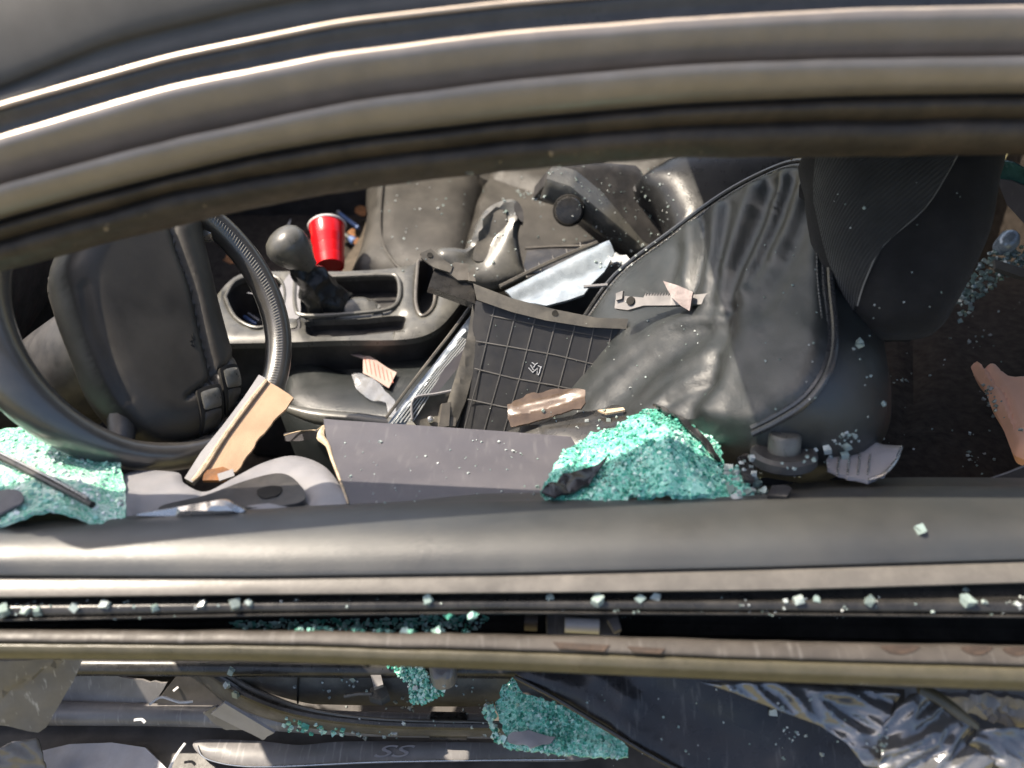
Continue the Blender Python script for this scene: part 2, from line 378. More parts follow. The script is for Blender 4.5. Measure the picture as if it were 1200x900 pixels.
def chunk(p, n, s, flat=.8):
    """one irregular cube of broken tempered glass"""
    n = V(n).normalized(); a = n.orthogonal().normalized(); a.rotate(Matrix.Rotation(random.uniform(0, 6.3), 3, n)); b = n.cross(a)
    vs = []
    for dz in (-.5, .5):
        for da, db in ((-.5, -.5), (.5, -.5), (.5, .5), (-.5, .5)):
            vs.append(p+(a*(da+random.uniform(-.22, .22))+b*(db+random.uniform(-.22, .22))+n*(dz*flat+random.uniform(-.12, .12)))*s)
    return vs, [[3, 2, 1, 0], [4, 5, 6, 7], [0, 1, 5, 4], [1, 2, 6, 5], [2, 3, 7, 6], [3, 0, 4, 7]]
def glass_mat(name, outline, F, mat, parent=None, step=4.2, size=.0062, rough=.003, hfn=None, drop=.03, layers=1, tone=None, tilt=.28, **kw):
    poly = resample(outline, 6); poly = [(x+rng.normal(0, 1.6), y+rng.normal(0, 1.6)) for x, y in poly]; P = np.array(poly); lo = P.min(0); hi = P.max(0)
    gs = []; rn = []
    for L in range(layers):
        gx, gy = np.meshgrid(np.arange(lo[0], hi[0], step), np.arange(lo[1], hi[1], step)); G = np.c_[gx.ravel(), gy.ravel()]; G += rng.uniform(-.45, .45, G.shape)*step
        G = G[inside(G, poly)]
        for a, b in G:
            if random.random() < drop: continue
            p = F(a, b); h = (hfn(a, b) if hfn else 0)+random.gauss(0, rough) - L*.006
            p = p+F.n*h; nn = F.n+V((random.gauss(0, tilt), random.gauss(0, tilt), random.gauss(0, tilt)))
            gs.append(chunk(p, nn, size*random.uniform(.75, 1.25)))
            k = random.random() if tone is None else min(1, max(0, tone(a, b)+random.gauss(0, .22)))
            rn += [k]*8
    v, f = join_geo(gs); return link(name, v, f, mat, parent, smooth=False, rnd=rn, **kw)
XS = np.linspace(-260, 1460, 70)
def rows(tab):
    t = sorted(tab); x = [q[0] for q in t]; y = [q[1] for q in t]
    xx = np.linspace(-420, 1620, 409)
    def ev(u):
        if u < x[0]: return y[0]+(y[1]-y[0])/(x[1]-x[0])*(u-x[0])
        if u > x[-1]: return y[-1]+(y[-1]-y[-2])/(x[-1]-x[-2])*(u-x[-1])
        return np.interp(u, x, y)
    yy = np.array([ev(u) for u in xx]); k = np.exp(-np.linspace(-2, 2, 25)**2); k /= k.sum()
    ys = np.convolve(np.pad(yy, 12, mode='edge'), k, 'valid')
    return np.interp(XS, xx, ys)
def ln(r, **kw):
    key, val = next(iter(kw.items())); val = val if callable(val) else (lambda px, q=val: q)
    return [W(px, py, **{key: val(px)}) for px, py in zip(XS, r)]

# ================================================================== SETTING
link('ground', [V((-400, -400, 0)), V((400, -400, 0)), V((400, 400, 0)), V((-400, 400, 0))], [[0, 1, 2, 3]], 'grass_ground', kind='structure')

# ================================================================== CAR BODY
car = thing('wrecked_car', 'wrecked dark car body whose roof edge and rubber window seal frame the opening', 'car', (0, .7, 0))
ra = rows([(-260, 395), (0, 318), (100, 292), (200, 266), (300, 243), (400, 225), (500, 211), (600, 200), (700, 191), (800, 185), (1000, 183), (1200, 181), (1460, 181)])
rb = rows([(-260, 362), (0, 283), (200, 226), (400, 190), (600, 165), (800, 148), (1000, 142), (1200, 139), (1460, 138)])
rc = rows([(-260, 338), (0, 258), (120, 225), (300, 181), (400, 164), (600, 140), (800, 122), (1000, 113), (1200, 110), (1460, 109)])
rd = rows([(-260, 300), (0, 218), (200, 165), (400, 122), (600, 95), (800, 77), (1000, 70), (1200, 67), (1460, 66)])
re = rows([(-260, 246), (0, 163), (200, 104), (400, 65), (600, 40), (800, 25), (1000, 14), (1200, 10), (1460, 9)])
rf = rows([(-260, 206), (0, 123), (200, 66), (400, 25), (600, 2), (800, -14), (1000, -25), (1200, -30), (1460, -31)])
rg = rows([(-260, 188), (0, 104), (130, 50), (330, 2), (600, -30), (1200, -60), (1460, -62)])
wob = lambda k, am: np.array([am*noise.noise(V((x*.012, k, 0)))+am*.6*noise.noise(V((x*.05, k, 3))) for x in XS])
ra = ra+wob(1, 2.2); rb = rb+wob(2, 2.0); rd = rd+wob(3, 1.0); re = re+wob(4, .7)
def yb(base): return lambda px: base - .07*max(0, (620-px)/620)**1.3
mid = lambda a, b, t: a+(b-a)*t
seal = loft('window_seal', [ln(ra-6, y=yb(.245)), ln(ra-1, y=yb(.215)), ln(ra, y=yb(.203)), ln(mid(ra, rb, .18), y=yb(.190)), ln(mid(ra, rb, .5), y=yb(.184)), ln(mid(ra, rb, .85), y=yb(.188)),
      ln(rb, y=yb(.195)), ln(mid(rb, rc, .2), y=yb(.189)), ln(mid(rb, rc, .5), y=yb(.186)), ln(mid(rb, rc, .8), y=yb(.190)), ln(rc, y=yb(.203)), ln(rc-8, y=yb(.225))], 'rubber', car, sub=3)
loft('window_frame', [ln(rc+3, y=yb(.212)), ln(rc-1, y=yb(.196)), ln(mid(rc, rd, .2), y=yb(.184)), ln(mid(rc, rd, .45), y=yb(.180)), ln(mid(rc, rd, .75), y=yb(.180)), ln(mid(rc, rd, .95), y=yb(.182)), ln(rd-1, y=yb(.183))], 'paint', car, sub=4, label='glossy dark window frame strip')
loft('roof_rail', [ln(rd+5, y=yb(.222)), ln(rd, y=yb(.208)), ln(mid(rd, re, .2), y=yb(.203)), ln(mid(rd, re, .5), y=yb(.202)), ln(mid(rd, re, .8), y=yb(.203)), ln(re+4, y=yb(.205)), ln(re, y=yb(.207))], 'paint', car, sub=4)
tube('rail_glint', ln(re+1, y=yb(.212)), .0038, 'glint_metal', car, sm=1, label='pale bead added for the sun glint along the roof rail')  # bright tube put in for the sun glint on the rail edge
loft('rain_channel', [ln(re+4, y=yb(.232)), ln(mid(re, rf, .3), y=yb(.240)), ln(mid(re, rf, .8), y=yb(.243)), ln(rf, y=yb(.250))], 'paint_matte', car, sub=3)
tube('channel_glint', ln(rf+1, y=yb(.244)), .0026, 'glint_metal', car, sm=1)  # thinner bright tube for the glint on the channel edge
loft('roof_edge', [ln(rf+3, y=yb(.262)), ln(mid(rf, rg, .4), y=yb(.266)), ln(mid(rf, rg, .9), y=yb(.275)), ln(rg-4, y=yb(.272)), ln(rg-16, y=yb(.273)), ln(rg-45, y=yb(.282)), ln(rg-80, y=yb(.295)), ln(rg-118, y=yb(.312))], 'roof_paint', car, sub=4)
box('roof_panel', (.03, .33, 1.405), (1.5, 1.30, 1.43), 'roof_paint', car)  # out of view; front edge placed so sun reaches the driver seat
box('roof_liner', (.04, .24, 1.385), (1.45, 1.30, 1.402), 'fabric', car, bev=0)
box('passenger_door', (-1.0, 1.50, .20), (1.3, 1.60, .90), 'plastic', car, bev=.02)
box('passenger_rail', (-.2, 1.36, 1.32), (1.5, 1.42, 1.40), 'plastic', car)
box('rear_pillar', (.86, .02, .90), (1.15, .24, 1.42), 'paint', car, bev=.02)
box('floor_pan', (-1.3, -.06, .20), (1.5, 1.5, .30), 'carpet', car)
box('firewall', (-1.30, .0, .25), (-1.18, 1.5, .95), 'carpet', car)
box('rear_bulkhead', (1.35, .0, .25), (1.5, 1.5, 1.1), 'carpet', car)
loft('dashboard', [[V((x, y, z)) for y in np.linspace(.02, 1.48, 20)] for x, z in ((-1.18, .96), (-1.0, .975), (-.90, .955), (-.86, .90), (-.88, .80), (-.95, .66), (-1.05, .6), (-1.2, .6))], 'plastic', car, sub=3)
tube('front_pillar_base', [W(-120, 380, y=.10), V((-.95, .07, 1.0)), V((-1.2, .05, .93))], .035, 'paint', car, seg=12)

# ---- sill below the torn door
sill = thing('door_sill', 'dirty dark door sill with scuff plate, seal flange and pipe under the torn door', 'sill', (0, .02, .2))
loft('rocker_panel', [[V((x, y, z)) for x in np.linspace(-1.0, 1.0, 30)] for y, z in ((-.14, .20), (-.13, .33), (-.09, .372), (-.02, .376), (.03, .38), (.07, .385), (.10, .40), (.115, .47), (.14, .50), (.3, .505))], 'sill', sill, sub=3)
def sillz(z): return ZP(z)
sp = slab('scuff_plate', [(230, 868), (300, 868), (350, 873), (400, 869), (480, 869), (600, 871), (700, 876), (690, 888), (660, 891), (560, 891), (440, 893), (330, 898), (275, 896), (238, 887)], ZP(.40), .006, 'grey_plate', sill, res=8, inflate=(9, .004))
tube('plate_edge', [W(a, b, z=.4035) for a, b in [(232, 874), (240, 888), (276, 897), (330, 898), (440, 893), (560, 891), (662, 890)]], .0013, 'silver', sp, seg=6)
def text_mesh(name, body, o, ex, ey, size, mat, parent, shear=.3):
    cu = bpy.data.curves.new(name, 'FONT'); cu.body = body; cu.size = 1; cu.extrude = .02; cu.shear = shear; cu.align_x = 'CENTER'; cu.align_y = 'CENTER'
    tmp = bpy.data.objects.new('tmp_text', cu); C.objects.link(tmp); bpy.context.view_layer.update()
    me = tmp.to_mesh(); ez = ex.cross(ey).normalized()
    vs = [o+ex*v.co.x*size[0]+ey*v.co.y*size[1]+ez*(v.co.z*.03) for v in me.vertices]; fs = [list(p.vertices) for p in me.polygons]
    tmp.to_mesh_clear(); bpy.data.objects.remove(tmp)
    return link(name, vs, fs, mat, parent, smooth=False)
o_ = W(456, 881, z=.4058); text_mesh('lettering', 'SS', o_, (W(500, 881, z=.4058)-o_).normalized(), V((0, 1, 0)), (.058, .026), 'lilac_plate', sp, .45)
tube('sill_pipe', [W(a, b, z=.425) for a, b in [(-120, 836), (60, 836), (240, 838), (420, 848), (575, 851)]], .018, 'grey_plate', sill, seg=14)
tube('pipe_sleeve', [W(a, b, z=.427) for a, b in [(505, 850), (548, 851)]], .0205, 'rubber_clean', sill, seg=14, sm=1)
slab('trim_panel', [(285, 792), (420, 788), (560, 788), (600, 800), (590, 826), (400, 826), (350, 822), (300, 806)], P3((285, 790, 'z', .53), (590, 790, 'z', .53), (400, 830, 'z', .46)), .012, 'plastic_dusty', sill, res=10, inflate=(16, .008))
tube('carpet_edge', [W(a, b, z=.545) for a, b in [(-100, 780), (200, 781), (420, 783), (640, 785), (900, 800)]], .014, 'rubber_clean', sill, seg=10)
tube('panel_seam', [W(350, 790, z=.543), W(349, 806, z=.515), W(349, 824, z=.482)], .0016, 'void', sill, seg=6)
fl = [[W(a, b, z=.52-.05*i) for a, b in pts] for i, pts in enumerate([[(196, 768), (262, 786), (300, 806), (360, 829), (450, 842), (600, 846)], [(186, 768), (226, 792), (270, 824), (340, 848), (450, 860), (600, 862)]])]
loft('seal_flange', [catmull(l, 6) for l in (fl[0], [a.lerp(b, .5)+V((0, -.004, .008)) for a, b in zip(*fl)], fl[1])], 'plastic_dusty', sill, thick=.003)
tube('sill_seal', [a.lerp(b, .42)+V((0, -.004, .014)) for a, b in zip(*fl)], .0062, 'rubber_clean', sill, seg=8, label='dark rubber seal curving along the flange')
slab('reinforcement', [(84, 792), (120, 791), (160, 796), (196, 801), (182, 824), (60, 826)], P3((84, 792, 'z', .47), (196, 800, 'z', .47), (100, 826, 'z', .43)), .004, 'grey_plate', sill, res=8, smooth=False, jag=.8)
slab('panel_corner', [(215, 782), (252, 800), (268, 826), (225, 830), (182, 824)], P3((215, 782, 'z', .50), (268, 826, 'z', .44), (182, 824, 'z', .445)), .004, 'sill', sill, res=8, smooth=False)
slab('lower_skin', [(48, 880), (80, 872), (130, 870), (170, 876), (200, 905), (40, 910)], P3((48, 880, 'z', .39), (170, 876, 'z', .40), (100, 910, 'z', .385)), .004, 'lilac_plate', sill, res=8, smooth=False, hfn=lambda a, b: .004*fbm((a*.03, b*.03, 1), 1))

# ================================================================== DOOR
door = thing('car_door', 'torn driver door top with padded black leather sill and empty window slot', 'car door', (0, -.04, .85))
p0 = rows([(-260, 622), (0, 612), (150, 606), (220, 600), (300, 597), (420, 591), (600, 588), (800, 585), (880, 582), (960, 573), (1060, 569), (1200, 570), (1460, 572)])
p1 = rows([(-260, 674), (0, 675), (300, 676), (600, 672), (900, 665), (1200, 656), (1460, 648)])
p2 = rows([(-260, 700), (0, 700), (300, 697), (600, 695), (900, 692), (1200, 683), (1460, 676)])
p3 = rows([(-260, 706), (0, 705), (300, 702), (600, 700), (900, 701), (1200, 700), (1460, 699)])
p4 = rows([(-260, 730), (0, 728), (300, 722), (600, 719), (900, 721), (1200, 724), (1460, 726)])
p5 = rows([(-260, 738), (0, 738), (300, 739), (600, 744), (900, 752), (1200, 758), (1460, 763)])
p6 = rows([(-260, 771), (0, 772), (300, 775), (600, 786), (900, 799), (1200, 810), (1460, 819)])
loft('sill_pad', [ln(p0-10, z=.90), ln(p0-2, z=.925), ln(p0, z=.938), ln(mid(p0, p1, .12), z=.951), ln(mid(p0, p1, .35), z=.959), ln(mid(p0, p1, .65), z=.958), ln(mid(p0, p1, .92), z=.950), ln(p1, z=.945), ln(p1, z=.930)], 'pad', door, sub=3, label='black grained leather door top pad')
loft('pad_lip', [ln(p1-1, z=.938), ln(p1+2, z=.9425), ln(mid(p1, p2, .5), z=.941), ln(p2-1, z=.938), ln(p2, z=.930), ln(p2-4, z=.90)], 'lip', door, sub=2)
loft('inner_seal', [ln(p2-3, z=.918), ln(p3-1, z=.919), ln(p3+2, z=.923), ln(mid(p3, p4, .3), z=.925), ln(mid(p3, p4, .7), z=.920), ln(p4-4, z=.915), ln(p4-2, z=.919), ln(p4, z=.917), ln(p4, z=.905), ln(p4-8, z=.86)], 'rubber_clean', door, sub=3)
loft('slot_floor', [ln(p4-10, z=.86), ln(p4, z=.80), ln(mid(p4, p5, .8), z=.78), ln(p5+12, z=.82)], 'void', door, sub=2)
p5 = p5+wob(6, 1.6)
loft('belt_moulding', [ln(p5-2, z=.87), ln(p5, z=.905), ln(p5+2, z=.912), ln(mid(p5, p6, .3), z=.912), ln(mid(p5, p6, .42), z=.909), ln(mid(p5, p6, .46), z=.900)], 'belt_top', door, sub=3, label='dusty upper face of the outer belt moulding')
loft('belt_edge', [ln(mid(p5, p6, .40), z=.896), ln(mid(p5, p6, .45), z=.9045), ln(mid(p5, p6, .55), z=.9065), ln(mid(p5, p6, .75), z=.902), ln(mid(p5, p6, .85), z=.897), ln(mid(p5, p6, .95), z=.890), ln(p6, z=.878), ln(p6-6, z=.86)], 'belt', door, sub=3, label='olive lower edge of the outer belt moulding')
bel = ZP(.9135)
for a, w_ in ((1055, 42), (1145, 34), (1192, 30)):
    y_ = float(np.interp(a, XS, p5)); slab('clip_notch', [(a-w_/2, y_+1), (a+w_/2, y_+1), (a+w_*.36, y_+8), (a, y_+11), (a-w_*.36, y_+8)], bel, .002, 'notch', door, res=5)
for o1 in ([(648, 752), (715, 756), (708, 763), (656, 760)], [(735, 757), (780, 760), (774, 766), (742, 764)]):
    slab('clip_notch', o1, bel, .002, 'notch', door, res=5, smooth=False)
slab('handle_lever', [(160, 604), (200, 596), (245, 588), (262, 586), (276, 592), (285, 600), (240, 604)], P3((160, 604, 'z', .945), (285, 600, 'z', .945), (245, 587, 'z', .955)), .006, 'silver', door, res=6, inflate=(6, .005))
# handle bezel with its oval hole
bz = P3((145, 600, 'z', .93), (410, 592, 'z', .93), (300, 540, 'z', .875))
bzo = slab('handle_bezel', [(142, 557), (205, 553), (216, 566), (240, 572), (275, 556), (310, 541), (345, 534), (378, 545), (398, 568), (410, 594), (300, 604), (146, 608)], bz, .02, 'vinyl_light', door, res=7, inflate=(10, .006), folds=[([(170, 600), (240, 590), (290, 572), (330, 570), (352, 582)], 16, -.016)])
slab('handle_recess', [(190, 596), (240, 584), (290, 566), (330, 558), (352, 572), (352, 592), (280, 600), (200, 604)], bz, .012, 'plastic', bzo, res=6, hfn=lambda a, b: .004)
slab('latch_hole', [(302, 579), (318, 574), (331, 576), (326, 585), (308, 588)], bz, .004, 'void', bzo, res=5, hfn=lambda a, b: .0055)
# torn trim panel
tp = P3((385, 500, 'y', .26), (660, 520, 'y', .26), (420, 592, 'z', .935))
tpo = slab('torn_trim_panel', [(379, 498), (400, 500), (500, 506), (590, 512), (668, 519), (690, 540), (690, 596), (412, 596), (403, 570), (392, 545), (384, 520)], tp, .008, 'vinyl', door, res=9, smooth=False, folds=[([(379, 500), (668, 521)], 9, .010)], label='grey violet vinyl trim panel torn from the door')
tube('torn_edge', [tp(a, b)+tp.n*.0 for a, b in [(380, 500), (376, 512), (384, 522), (389, 538), (396, 556), (408, 590)]], [.003, .006, .003, .002, .0016, .001], 'torn_core', tpo, seg=7)
slab('board_flap', [(332, 508), (376, 503), (374, 513), (350, 517), (334, 517)], P3((332, 508, 'y', .30), (376, 503, 'y', .27), (350, 517, 'y', .28)), .004, 'vinyl', door, res=6, smooth=False)
tube('frayed_fibre', [W(333, 510, y=.29), W(352, 505, y=.285), W(374, 504, y=.272)], .0009, 'torn_core', door, seg=5)
tube('frayed_fibre', [W(352, 508, y=.285), W(366, 507, y=.28), W(378, 499, y=.27)], .0008, 'torn_core', door, seg=5)
# regulator gear inside the slot
rg_ = thing('window_regulator', 'white roller and dark latch of the window regulator inside the slot', 'regulator', W(680, 735, z=.80))
tube('roller', [W(662, 732, z=.86), W(702, 734, z=.86)], .0085, 'white_plastic', rg_, seg=14, sm=1)
box('carriage', tuple(W(640, 738, z=.845)-V((0, .01, .008))), tuple(W(725, 732, z=.845)+V((0, .012, .004))), 'grey_plate', rg_, bev=.003)
slab('latch_arm', [(712, 726), (724, 723), (728, 737), (720, 740)], ZP(.875), .006, 'grey_plate', rg_, res=5, smooth=False)
tube('grommet', [W(615, 727, z=.86), W(630, 728, z=.86)], .011, 'rubber', rg_, seg=12, sm=1)

# ================================================================== STEERING WHEEL
WC = W(174, 368, t=1.10); TOC = (CAM-WC).normalized()
wn = (TOC*.80+RT*.55+UP*.44).normalized(); we2 = (UP*1-RT*.10); we2 = (we2-wn*we2.dot(wn)).normalized(); we1 = we2.cross(wn)
def wp(a, r=.204, h=0): return WC+(we1*math.cos(a)+we2*math.sin(a))*r+wn*h
whl = thing('steering_wheel', 'black leather steering wheel with airbag cover and twin rocker switches', 'steering wheel', WC-wn*.10)
N_ = 72; v, f = [], []
for i in range(N_):
    a = 2*math.pi*i/N_; c = wp(a); d = we1*math.cos(a)+we2*math.sin(a)
    fat = 1.10+.85*max(0, -math.cos(a+.35))
    for k in range(16):
        q = 2*math.pi*k/16; v.append(c+(d*math.cos(q)*.0175+wn*math.sin(q)*.0205)*fat)
for i in range(N_):
    for k in range(16): f.append([i*16+k, ((i+1) % N_)*16+k, ((i+1) % N_)*16+(k+1) % 16, i*16+(k+1) % 16])
rim = link('rim', v, f, 'leather_gloss', whl)
gs = []
for i in range(120):
    a = -1.35+i*2.9/120; d = we1*math.cos(a)+we2*math.sin(a)
    pa = wp(a)+(-d*.78*.0175+wn*.69*.0205)*1.02; pb = wp(a+.018)+(-d*.34*.0175+wn*.97*.0205)*1.03
    gs.append(tube_geo([pa, (pa+pb)/2-d*.0006+wn*.0012, pb], .0012, 5))
v, f = join_geo(gs); link('stitching', v, f, 'stitch', rim, kind='stuff')
wpl = Plane(WC-wn*.012, WC-wn*.012+we1, WC-wn*.012+we2)
ab_out = [(68, 310), (100, 262), (160, 245), (225, 252), (238, 290), (252, 350), (268, 410), (280, 452), (266, 484), (244, 508), (205, 520), (160, 508), (118, 462), (92, 400), (74, 350)]
grooves = [([(88, 345), (100, 395), (120, 440), (140, 475)], 4.5, -.005), ([(186, 260), (196, 300), (212, 345), (224, 400), (240, 465), (254, 505)], 4.6, -.010), ([(206, 474), (225, 460), (247, 441), (268, 420)], 3.0, -.005)]
ab = slab('airbag_cover', ab_out, wpl, .05, 'hub', whl, res=2.8, inflate=(38, .036), folds=grooves, rim=[(.3, .004), (1, -.006)])
for cx, cy, ro in ((235, 488, .36), (262, 462, .36)):
    def rr(hw, hh, cx=cx, cy=cy, ro=ro): return [(cx+math.cos(ro)*a*hw+math.sin(ro)*b*hh, cy-math.sin(ro)*a*hw*-1+(-math.cos(ro)*-1*b*hh)) for a, b in ((-.7, -1), (.7, -1), (1, -.7), (1, .7), (.7, 1), (-.7, 1), (-1, .7), (-1, -.7))]
    def hh_(a, b):
        d = pdist(np.array([[a, b]]), np.array(resample(smooth_px(ab_out, 6), 5)))[0]/38; d = min(1, d); return .036*math.sqrt(max(0, 1-(1-d)**2))
    def rrot(hw, hh, dy=0, cx=cx, cy=cy):
        A = math.radians(-16); return [(cx+x*math.cos(A)-(y+dy)*math.sin(A), cy+x*math.sin(A)+(y+dy)*math.cos(A)) for x, y in ((-.7*hw, -hh), (.7*hw, -hh), (hw, -.7*hh), (hw, .7*hh), (.7*hw, hh), (-.7*hw, hh), (-hw, .7*hh), (-hw, -.7*hh))]
    sw = slab('switch_bezel', rrot(15, 26), wpl, .012, 'void', whl, res=4, hfn=lambda a, b: hh_(a, b)+.0030)
    slab('rocker', rrot(11, 10.5, -11.5), wpl, .008, 'console', sw, res=4, inflate=(4, .003), hfn=lambda a, b: hh_(a, b)+.0050)
    slab('rocker', rrot(11, 10.5, 11.5), wpl, .008, 'plastic', sw, res=4, inflate=(4, .0025), hfn=lambda a, b: hh_(a, b)+.0042)
mk = thing('dummy', 'x', 'x', (0, 0, 0)); bpy.data.objects.remove(mk)
mh = lambda a, b: wpl(a, b)+wn*.0362
gs = [tube_geo([mh(*q) for q in pts], .0011, 5) for pts in ([(209, 403), (212, 412), (213, 416)], [(211, 401), (213, 409), (208, 410)], [(209, 414), (214, 415)])]
v, f = join_geo(gs); link('emblem', v, f, 'mark', ab)
for sgn, (a0) in ((1, -1.2), (1, -1.95)):
    tube('spoke', [wp(a0, .05, -.05), wp(a0, .11, -.035), wp(a0, .198, -.006)], [.03, .022, .014], 'plastic', whl, seg=10)
lathe('column_shroud', [(.03, -.02), (.06, 0), (.075, .05), (.085, .20), (.09, .34)], WC-wn*.055, -wn, 'plastic', whl)
ky = P3((222, 268, 'y', .55), (255, 262, 'y', .55), (240, 280, 'y', .53))
kc = slab('ignition_switch', [(226, 272), (232, 262), (246, 259), (251, 264), (246, 274), (233, 277)], ky, .02, 'silver', whl, res=4, inflate=(5, .004))
slab('key_slot', [(234, 270), (238, 264), (245, 263), (243, 269), (237, 272)], ky, .002, 'plastic_dusty', kc, res=3, hfn=lambda a, b: .0052)

# ================================================================== FIBREBOARD TORN PIECE
fb = P3((232, 560, 'y', .15), (310, 448, 'y', .30), (345, 468, 'y', .275))
fbt = thing('torn_trim_strip', 'torn trim strip with bare tan fibreboard back leaning on the steering wheel', 'trim piece', W(235, 562, y=.15))
slab('board', [(312, 446), (344, 466), (335, 478), (300, 518), (278, 552), (268, 560), (246, 560), (236, 552), (262, 512), (290, 474)], fb, .004, 'fibreboard', fbt, res=7, smooth=False, jag=.7)
slab('vinyl_edge', [(304, 441), (312, 445), (290, 474), (262, 512), (240, 550), (226, 567), (217, 562), (236, 532), (262, 500), (286, 468)], fb, .010, 'vinyl_light', fbt, res=6, smooth=False, hfn=lambda a, b: .004)
tube('torn_edge', [fb(a, b)+fb.n*.003 for a, b in [(313, 447), (290, 476), (264, 512), (238, 552), (226, 565)]], [.0025, .0035, .003, .004, .002], 'torn_core', fbt, seg=6)
slab('broken_foot', [(240, 553), (262, 548), (272, 553), (264, 564), (238, 564)], fb, .006, 'leaf', fbt, res=5, smooth=False, hfn=lambda a, b: .003)
slab('vinyl_chip', [(256, 558), (274, 552), (276, 560), (258, 566)], fb, .003, 'vinyl_light', fbt, res=5, smooth=False, hfn=lambda a, b: .006)

# ================================================================== CRAZED GLASS AT THE LEFT
gl = P3((0, 600, 'z', .95), (140, 600, 'z', .95), (60, 510, 'z', .90))
glt = thing('shattered_windscreen_piece', 'pale green shattered glass sheet with a black rod, sagging under the steering wheel', 'broken glass', W(60, 606, z=.945))
go = [(-60, 506), (0, 504), (50, 505), (92, 512), (112, 524), (138, 536), (144, 560), (146, 604), (118, 610), (60, 606), (20, 614), (-60, 612)]
glh = lambda a, b: .010*math.sin(a*.03)+.006*fbm((a*.02, b*.03, 3), 1)
slab('glass_sheet', go, gl, .005, 'crazed_sheet_pale', glt, res=6, smooth=False, jag=.8, hfn=glh)
glass_mat('glass_granules', go, gl, 'crazed_glass_pale', glt, step=2.6, size=.0036, tilt=.35, rough=.0008, drop=.86, hfn=glh, kind='stuff', tone=lambda a, b: .50+.55*fbm((a*.02, b*.04, 8), 1)+(.35 if abs(b-(535+a*.45)) < 16 else 0))
tube('black_rod', [gl(a, b)+gl.n*.014 for a, b in [(-60, 520), (0, 545), (60, 576), (112, 604)]], [.0045, .0045, .004, .004], 'rubber_clean', glt, seg=9)
tube('rod_strip', [gl(a, b)+gl.n*.0185 for a, b in [(-50, 522), (0, 543), (60, 573), (108, 600)]], .0016, 'silver', glt, seg=6)
slab('grey_backing', [(-60, 584), (0, 582), (30, 592), (22, 607), (-60, 607)], gl, .003, 'vinyl', glt, res=7, hfn=lambda a, b: glh(a, b)+.008)

# ================================================================== CENTRE CONSOLE
ct = thing('centre_console', 'dusty black centre console with cup holder, shifter frame and storage slots', 'console', W(400, 390, z=.30))
zc = .655
def cz(px, py): return W(px, py, z=zc)
top_out = [(236, 380), (250, 352), (280, 322), (330, 318), (400, 318), (470, 313), (515, 298), (545, 300), (552, 330), (530, 368), (505, 390), (470, 398), (400, 399), (300, 402), (250, 400)]
def hole_slab(name, outer, holes, z, thick, mat, parent, res=6):
    poly = resample(smooth_px(outer, 6), res); loops = [poly]+[resample(smooth_px(h, 6), res) for h in holes]
    pts = []; faces = []
    for L_ in loops:
        k = len(pts); pts += L_; faces.append(list(range(k, k+len(L_))))
    P = np.array(poly); lo = P.min(0); hi = P.max(0); gx, gy = np.meshgrid(np.arange(lo[0], hi[0], res), np.arange(lo[1], hi[1], res)); G = np.c_[gx.ravel(), gy.ravel()]
    ok = inside(G, poly) & (pdist(G, poly) > res*.5)
    for L_ in loops[1:]: ok &= ~inside(G, L_) & (pdist(G, L_) > res*.5)
    G = G[ok]; allp = [V((float(a), float(b))) for a, b in pts]+[V((float(a), float(b))) for a, b in G]
    ed = [(L_[i], L_[(i+1) % len(L_)]) for L_ in faces for i in range(len(L_))]
    vo, eo, fo, *_ = delaunay_2d_cdt(allp, ed, [], 0, 1e-4)
    q = np.array([(v_.x, v_.y) for v_ in vo]); keep = []
    for f_ in fo:
        c = q[list(f_)].mean(0)[None]
        if inside(c, poly)[0] and not any(inside(c, L_)[0] for L_ in loops[1:]): keep.append(list(f_))
    dist = pdist(q, poly)
    for L_ in loops[1:]: dist = np.minimum(dist, pdist(q, L_))
    h = .007*np.sqrt(np.clip(1-(1-np.clip(dist/9, 0, 1))**2, 0, 1))
    top = [W(a, b, z=z)+V((0, 0, float(k))) for (a, b), k in zip(q, h)]
    from collections import Counter
    ec = Counter(tuple(sorted((f_[i], f_[(i+1) % len(f_)]))) for f_ in keep for i in range(len(f_)))
    be = [(f_[i], f_[(i+1) % len(f_)]) for f_ in keep for i in range(len(f_)) if ec[tuple(sorted((f_[i], f_[(i+1) % len(f_)])))] == 1]
    n = len(top); verts = top+[p-V((0, 0, thick)) for p in top]; fs = keep+[[i+n for i in reversed(f_)] for f_ in keep]+[[a, b, b+n, a+n] for a, b in be]
    used = sorted({i for f_ in fs for i in f_}); mp = {k: i for i, k in enumerate(used)}
    return link(name, [verts[i] for i in used], [[mp[i] for i in f_] for f_ in fs], mat, parent)
cup_h = [(264, 348), (275, 330), (300, 322), (326, 326), (334, 345), (326, 372), (302, 384), (276, 372)]
shift_h = [(346, 326), (400, 324), (452, 322), (466, 326), (468, 346), (460, 360), (430, 366), (360, 370), (346, 360)]
tray_h = [(358, 382), (364, 376), (420, 374), (470, 370), (474, 380), (466, 388), (420, 393), (366, 394)]
slot_h = [(490, 306), (508, 304), (510, 330), (508, 358), (494, 370), (487, 350)]
hole_slab('top_panel', top_out, [cup_h, shift_h, tray_h, slot_h], zc, .014, 'console', ct)
def body_ring(outer, z0, z1, name, mat, shrink=1.0):
    poly = resample(smooth_px(outer, 6), 8); a = [W(x, y, z=z0) for x, y in poly]; c = sum(a, V())/len(a)
    b = [V((c.x+(p.x-c.x)*shrink, c.y+(p.y-c.y)*shrink, z1)) for p in a]; n = len(a)
    return link(name, a+b, [[i, (i+1) % n, n+(i+1) % n, n+i] for i in range(n)]+[[n+i for i in range(n)]], mat, ct)
body_ring(top_out, zc-.006, .31, 'side_wall', 'plastic', .96)
